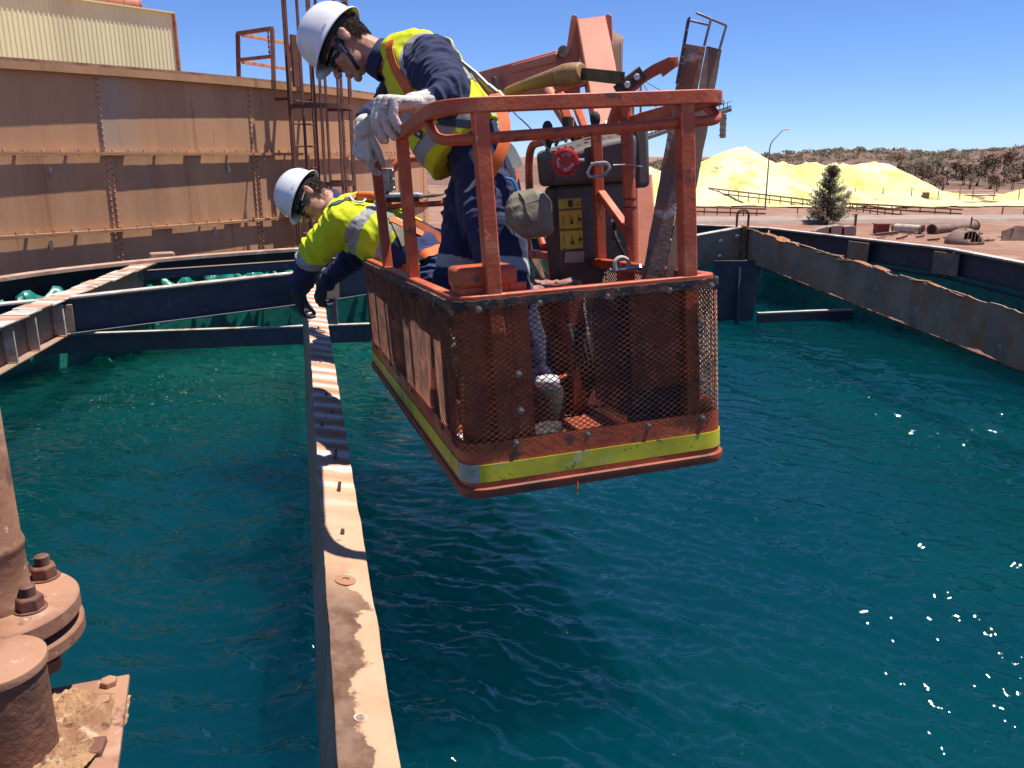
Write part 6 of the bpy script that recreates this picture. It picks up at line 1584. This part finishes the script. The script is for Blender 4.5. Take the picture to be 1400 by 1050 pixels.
# ------------------------------------------------------------------ worker crouching and reaching down to the beam
p2 = thing('person', 'worker in yellow shirt and harness bent over the basket edge reaching to the beam', 'person', B(.36, 2.15, .04))
H2 = ortho(frame((-IN + IX * .12).normalized(), (-IX * .44 - IY * .88 + IN * .12).normalized(), (-IX * .90 + IY * .42).normalized(), W(423, 270, 4.66)))
T2 = [W(452, 279, 4.68), W(470, 292, 4.68), W(500, 312, 4.66), W(538, 333, 4.62), (W(568, 348, 4.58)), W(590, 356, 4.56)]
ax2 = (T2[4] - T2[1]).normalized(); l2 = V((-.10, .93, .30)); lat2 = (l2 - ax2 * l2.dot(ax2)).normalized(); fr2 = lat2.cross(ax2).normalized()
if fr2.z > 0: fr2 = -fr2
sN = W(470, 303, 4.50); eN = W(428, 346, 4.62); wN = W(411, 391, 4.82)
sF = W(492, 300, 4.86); eF = W(484, 352, 4.98); wF = W(447, 384, 5.10)
hN = W(586, 366, 4.44); hF = W(596, 362, 4.70); kN = B(.30, 2.00, .36); aN = B(.52, 1.98, .12); kF = B(.26, 2.24, .34); aF = B(.52, 2.22, .12)
mb = MB(); add_head(mb, H2, T2[0])
mb.loft([ring_at(c, fr2, lat2, a, b) for c, a, b in zip(T2, (.06, .09, .11, .11, .11, .10), (.07, .15, .18, .16, .16, .15))])
mb.limb([sN, eN, wN, W(407, 402, 4.86)], [.052, .044, .028, .012]); mb.limb([sF, eF, wF, W(440, 389, 5.12)], [.052, .044, .028, .012])
mb.limb([hN, kN, aN], [.08, .056, .042]); mb.limb([hF, kF, aF], [.08, .056, .042])
me = remesh(mb, .0045, 5); body2 = link('body', me, M['skin'], p2)
helmet(H2, p2, 2); glasses(H2, p2); hair_(H2, p2, 2, rnd)
mb = MB()
for sx in (-1, 1): mb.bar(H2 @ V((sx * .081, .050, -.006)), H2 @ V((sx * .088, -.015, .004)), .003, .004)
mb.build('spectacle_arm', M['plastic_white'], p2)
mb = MB(); mb.limb([sN, sN.lerp(eN, .55), eN, eN.lerp(wN, .6), wN], [.100, .090, .082, .068, .055], 16); mb.limb([sF, sF.lerp(eF, .5), eF, wF], [.092, .082, .072, .050], 16)
mb.loft([ring_at(c - fr2 * .015, fr2, lat2, a, b, 26) for c, a, b in zip(T2[1:], (.115, .155, .165, .155, .13), (.185, .205, .195, .185, .17))])
me = remesh(mb, .0062, 4)
displace(me, folds(13.0, .0075, [([sN, eN, wN], (.05, (eN - sN).length, .5)), ([sF, eF, wF], ((eF - sF).length, .5))], 20, 7))
an_, LA_ = polyparam([sN, eN, wN]); af_, LB_ = polyparam([sF, eF, wF]); q0, q1 = T2[1], T2[5]
def shirt2(c, n):
    s, q = an_(c); s2, q2 = af_(c); t = (c - q0).dot(ax2) / (q1 - q0).length
    if q < .125 and t < .18 and s > .06:
        if s > .335: return NAVY
        if s > .275: return SIL
        return YEL
    if q2 < .115 and s2 > .10: return NAVY if s2 > .12 else YEL
    if t > .72: return NAVY
    if .30 < t < .40: return SIL
    if .60 < t < .66: return SIL
    return YEL
dye(me, shirt2); link('shirt', me, M['vest_cloth'], p2); sb2 = bvh_of(me)
ctr = W(449, 276, 4.67); nk = (T2[0] - H2 @ V((0, -.03, -.09))).normalized()
mb = MB(); mb.lathe([(.070, -.024), (.080, -.02), (.084, .0), (.086, .024), (.076, .026), (.070, .0)], 28, ctr, nk); me = remesh(mb, .004, 2); dye(me, lambda c, n: (.03, .04, .11)); link('collar', me, M['work_cloth'], p2)
mb = MB(); mb.loft([ring_at(c, fr2, lat2, a, b) for c, a, b in ((W(560, 345, 4.59), .150, .185), (W(580, 353, 4.57), .172, .195), (W(598, 362, 4.56), .150, .18), (W(608, 368, 4.56), .10, .14))])
mb.limb([hN, hN.lerp(kN, .5), kN, aN + V((0, 0, .02))], [.118, .112, .095, .080], 16); mb.limb([hF, hF.lerp(kF, .5), kF, aF + V((0, 0, .02))], [.118, .112, .095, .080], 16)
me = remesh(mb, .0068, 4); displace(me, folds(21.0, .0085, [([hN, kN, aN], (.10, .40)), ([hF, kF, aF], (.10, .40))], 16, 6)); dye(me, lambda c, n: (.030, .040, .105)); link('trousers', me, M['work_cloth'], p2); tb2 = bvh_of(me)
upb = BM.to_3x3() @ V((0, 0, 1))
for an in (aN, aF):
    fw = (BM.to_3x3() @ V((-.95, 0, 0))).normalized(); mb = MB(); s0 = an - upb * .075
    mb.cap(an, s0 + upb * .03, .052, .048); mb.cap(s0 + upb * .02 - fw * .05, s0 + upb * .018 + fw * .15, .043, .040); me = remesh(mb, .006, 2); link('boot', me, M['boot'], p2)
mb = MB(); w1 = W(408, 398, 4.86); hand_(mb, w1, (-.10, .35, -1), (.7, .5, 0), 1, ((25, 35, 25), (30, 40, 30), (34, 40, 30), (36, 40, 30)), (.7, .5, .35), 1.2); mb.cap(w1, wN, .044, .062)
me = remesh(mb, .0035, 2, .4); link('glove', me, M['cloth_dark'], p2)
mb = MB(); w1 = W(441, 390, 5.12); hand_(mb, w1, (-.3, .3, -.9), (.5, .6, 0), -1, ((25, 35, 25), (30, 40, 30), (34, 40, 30), (36, 40, 30)), (.7, .5, .35), 1.2); mb.cap(w1, wF, .042, .058)
me = remesh(mb, .0035, 2, .4); link('glove', me, M['cloth_dark'], p2)
def lay(name, b, pts, w, m, off=.006):
    sp = vis(b, *pts)
    if len(sp) > 1: ribbon(name, sp, b, w, M[m], p2, off)
lay('shoulder_strap', sb2, ((450, 284), (462, 278), (474, 274), (485, 271)), .032, 'strap_teal')
lay('shoulder_strap', sb2, ((474, 273), (488, 268), (505, 268), (520, 274)), .04, 'harness_orange')
lay('back_strap', sb2, ((505, 268), (522, 282), (538, 300), (548, 318), (556, 335)), .05, 'khaki')
lay('back_strap', sb2, ((518, 280), (526, 300), (530, 322), (532, 345)), .035, 'paper_label')
lay('leg_strap', tb2, ((550, 372), (562, 362), (575, 352), (590, 345), (604, 340)), .055, 'harness_orange')
lay('side_strap', sb2, ((535, 300), (560, 312), (578, 322)), .045, 'harness_orange', .008)
ribbon('hip_loop', [W(566, 306, 4.5), W(588, 318, 4.46), W(606, 332, 4.44), W(614, 350, 4.44)], None, .05, M['harness_orange'], p2, side=V((.15, -.95, .25)).normalized(), th=.004)
lay('leg_buckle', tb2, ((562, 366), (570, 360), (577, 355)), .06, 'strap_grey', .009)
lay('leg_buckle', tb2, ((573, 361), (576, 354)), .07, 'strap_black', .011)
mb = MB(); dr = [W(478, 268, 4.5), W(484, 276, 4.48), W(496, 277, 4.48), W(500, 272, 4.5)]; mb.tube(round_path(dr, .03), .006, 8); mb.build('d_ring', M['plastic_white'], p2)
mb = MB(); mb.box(W(500, 268, 4.55), (.10, .06, .05)); bb = mb.build('harness_block', M['harness_orange'], p2, .015)
# lanyard shock absorber trailing from his back
ly_ = thing('lanyard', 'silver and black shock absorber tube behind the crouching worker', 'lanyard', W(560, 268, 4.5))
mb = MB(); mb.tube([W(518, 270, 4.5), W(527, 269, 4.5)], .020, 14); mb.build('end_cap', M['khaki'], ly_)
mb = MB(); mb.tube([W(526, 269, 4.5), W(573, 268, 4.5)], .0225, 18); mb.build('tube', M['zinc'], ly_)
mb = MB(); mb.tube([W(528, 271.5, 4.49), W(573, 270.5, 4.49)], .0205, 18); mb.build('sleeve', M['strap_black'], ly_)
mb = MB(); mb.tube([W(572, 268, 4.5), W(578, 268, 4.5)], .018, 14); mb.build('ferrule', M['zinc'], ly_)
mb = MB(); mb.tube([W(577, 268.5, 4.5), W(592, 267, 4.5), W(604, 266, 4.5), W(640, 250, 4.6)], [.010, .011, .006, .005], 8); mb.build('tail', M['khaki'], ly_)

# ================================================================== SMALL THINGS IN AND ON THE BASKET
RB = BM.to_3x3(); UPB = RB @ V((0, 0, 1))
def crumple(name, label, cat, c, r, m, seed, voxel=.005, lumps=7, amp=.010):
    """soft crumpled thing: lumps grown together, then creased"""
    rr_ = random.Random(seed); mb = MB(); c = V(c)
    for k in range(lumps):
        o_ = V((rr_.uniform(-1, 1) * r[0], rr_.uniform(-1, 1) * r[1], rr_.uniform(-.6, .8) * r[2])); mb.ell(c + RB @ o_, RB @ V((r[0] * .6, 0, 0)), RB @ V((0, r[1] * .6, 0)), RB @ V((0, 0, r[2] * .5)))
    me = remesh(mb, voxel, 2); displace(me, lambda q: amp * (1 - 2.4 * abs(noise.noise(q * 24 + V((seed, 0, 0))))) * .6)
    return link(name, me, m, label=label, cat=cat)
crumple('spare_gloves', 'bundle of grubby pink work gloves lying beside the console', 'gloves', B(.57, .90, .505), (.085, .06, .028), M['cloth_pink'], 12, .004, 9)
mb = MB(); mb.box((.56, .96, .49), (.34, .30, .02)); o = mb.build('step_shelf', M['red_paint_dirty'], bk, .004, True)
crumple('rag', 'crumpled white rag in the near left corner of the basket floor', 'rag', B(.085, .30, .075), (.04, .05, .03), M['plastic_white'], 3)
crumple('plastic_bag', 'clear pale plastic bag in the front right of the basket floor', 'bag', B(.66, .085, .115), (.075, .03, .05), M['strap_grey'], 5)
crumple('cloth_bundle', 'dark cloth bundle beside the jug on the basket floor', 'cloth', B(.36, .40, .06), (.06, .06, .03), M['cloth_dark'], 6)
crumple('camouflage_bag', 'mottled khaki bag hanging inside the left mesh of the basket', 'bag', B(.085, .40, .40), (.035, .06, .13), M['khaki'], 8, .006, 9)
t = thing('bottle', 'small bottle with bright blue cap in the front right of the basket', 'bottle', B(.675, .06, .05))
mb = MB(); mb.lathe([(.028, 0), (.030, .01), (.030, .06), (.022, .075)], 18, B(.68, .058, .05), UPB); mb.build('body', M['plastic_white'], t)
mb = MB(); mb.lathe([(.024, .072), (.025, .075), (.025, .098), (.020, .104), (.004, .105)], 18, B(.68, .058, .05), UPB); mb.build('cap', M['plastic_blue'], t)
# spanner, shackle and chain on the mid rail near the channel foot
t = thing('shackle', 'rusty shackle and pin lying by the foot of the upright channel', 'shackle', B(.66, .34, .59))
mb = MB(); c = B(.665, .34, .600); mb.tube(round_path([c + RB @ V(q) for q in ((-.03, 0, 0), (-.035, .0, .03), (-.01, .0, .045), (.02, .0, .03), (.015, .0, 0))], .02), .008, 8); mb.build('bow', M['beam_edge'], t)
mb = MB(); mb.tube([c + RB @ V((-.05, .005, .002)), c + RB @ V((.05, -.005, .002))], .007, 8); mb.lathe([(.014, 0), (.014, .012)], 6, c + RB @ V((.045, -.005, .002)), RB @ V((1, 0, 0))); mb.build('pin', M['zinc'], t)
mb = MB(); c = B(.58, .70, .44)
for k in range(16):
    q = c + UPB * (-.018 * k) + RB @ V((.006 * math.sin(k), .004 * math.cos(k * 1.7), 0)); mb.box(q, (.014 if k % 2 else .005, .005 if k % 2 else .014, .022))
mb.build('hanging_chain', M['bolt_dull'], None, label='short steel chain hanging inside the basket below the console', cat='chain')
# hoses and cable bundle under the console
for k in range(4):
    mb = MB(); mb.tube(round_path([B(.60 + .02 * k, .80, .50), B(.56 + .02 * k, .62, .36), B(.60 + .015 * k, .60, .18), B(.66, .75, .06)], .1), .009, 8); mb.build('control_hose', M['strap_black'], bk)
# frayed cord tied under the toe board, sagging bits of black edge strip
a = B(.335, -.012, .0); mb = MB(); mb.tube([a + V((0, 0, .02)), a + V((.003, -.004, -.004)), a + V((-.003, -.003, -.018)), a + V((.004, -.004, -.034))], [.003, .0034, .003, .0012], 6); mb.ell(a + V((.001, -.004, -.012)), (.005, 0, 0), (0, .004, 0), (0, 0, .005)); mb.build('cord_knot', M['harness_orange'], None, label='frayed orange cord knotted under the front toe board', cat='cord')
for v in (.54, .60, .66):
    a = B(-.006, v, .57); mb = MB(); mb.tube([a, a + RB @ V((-.008, .012, -.02)), a + RB @ V((-.006, .03, -.034)), a + RB @ V((-.004, .05, -.022))], [.007, .006, .005, .003], 6); mb.build('strip_tatter', M['black_rubber'], bk)
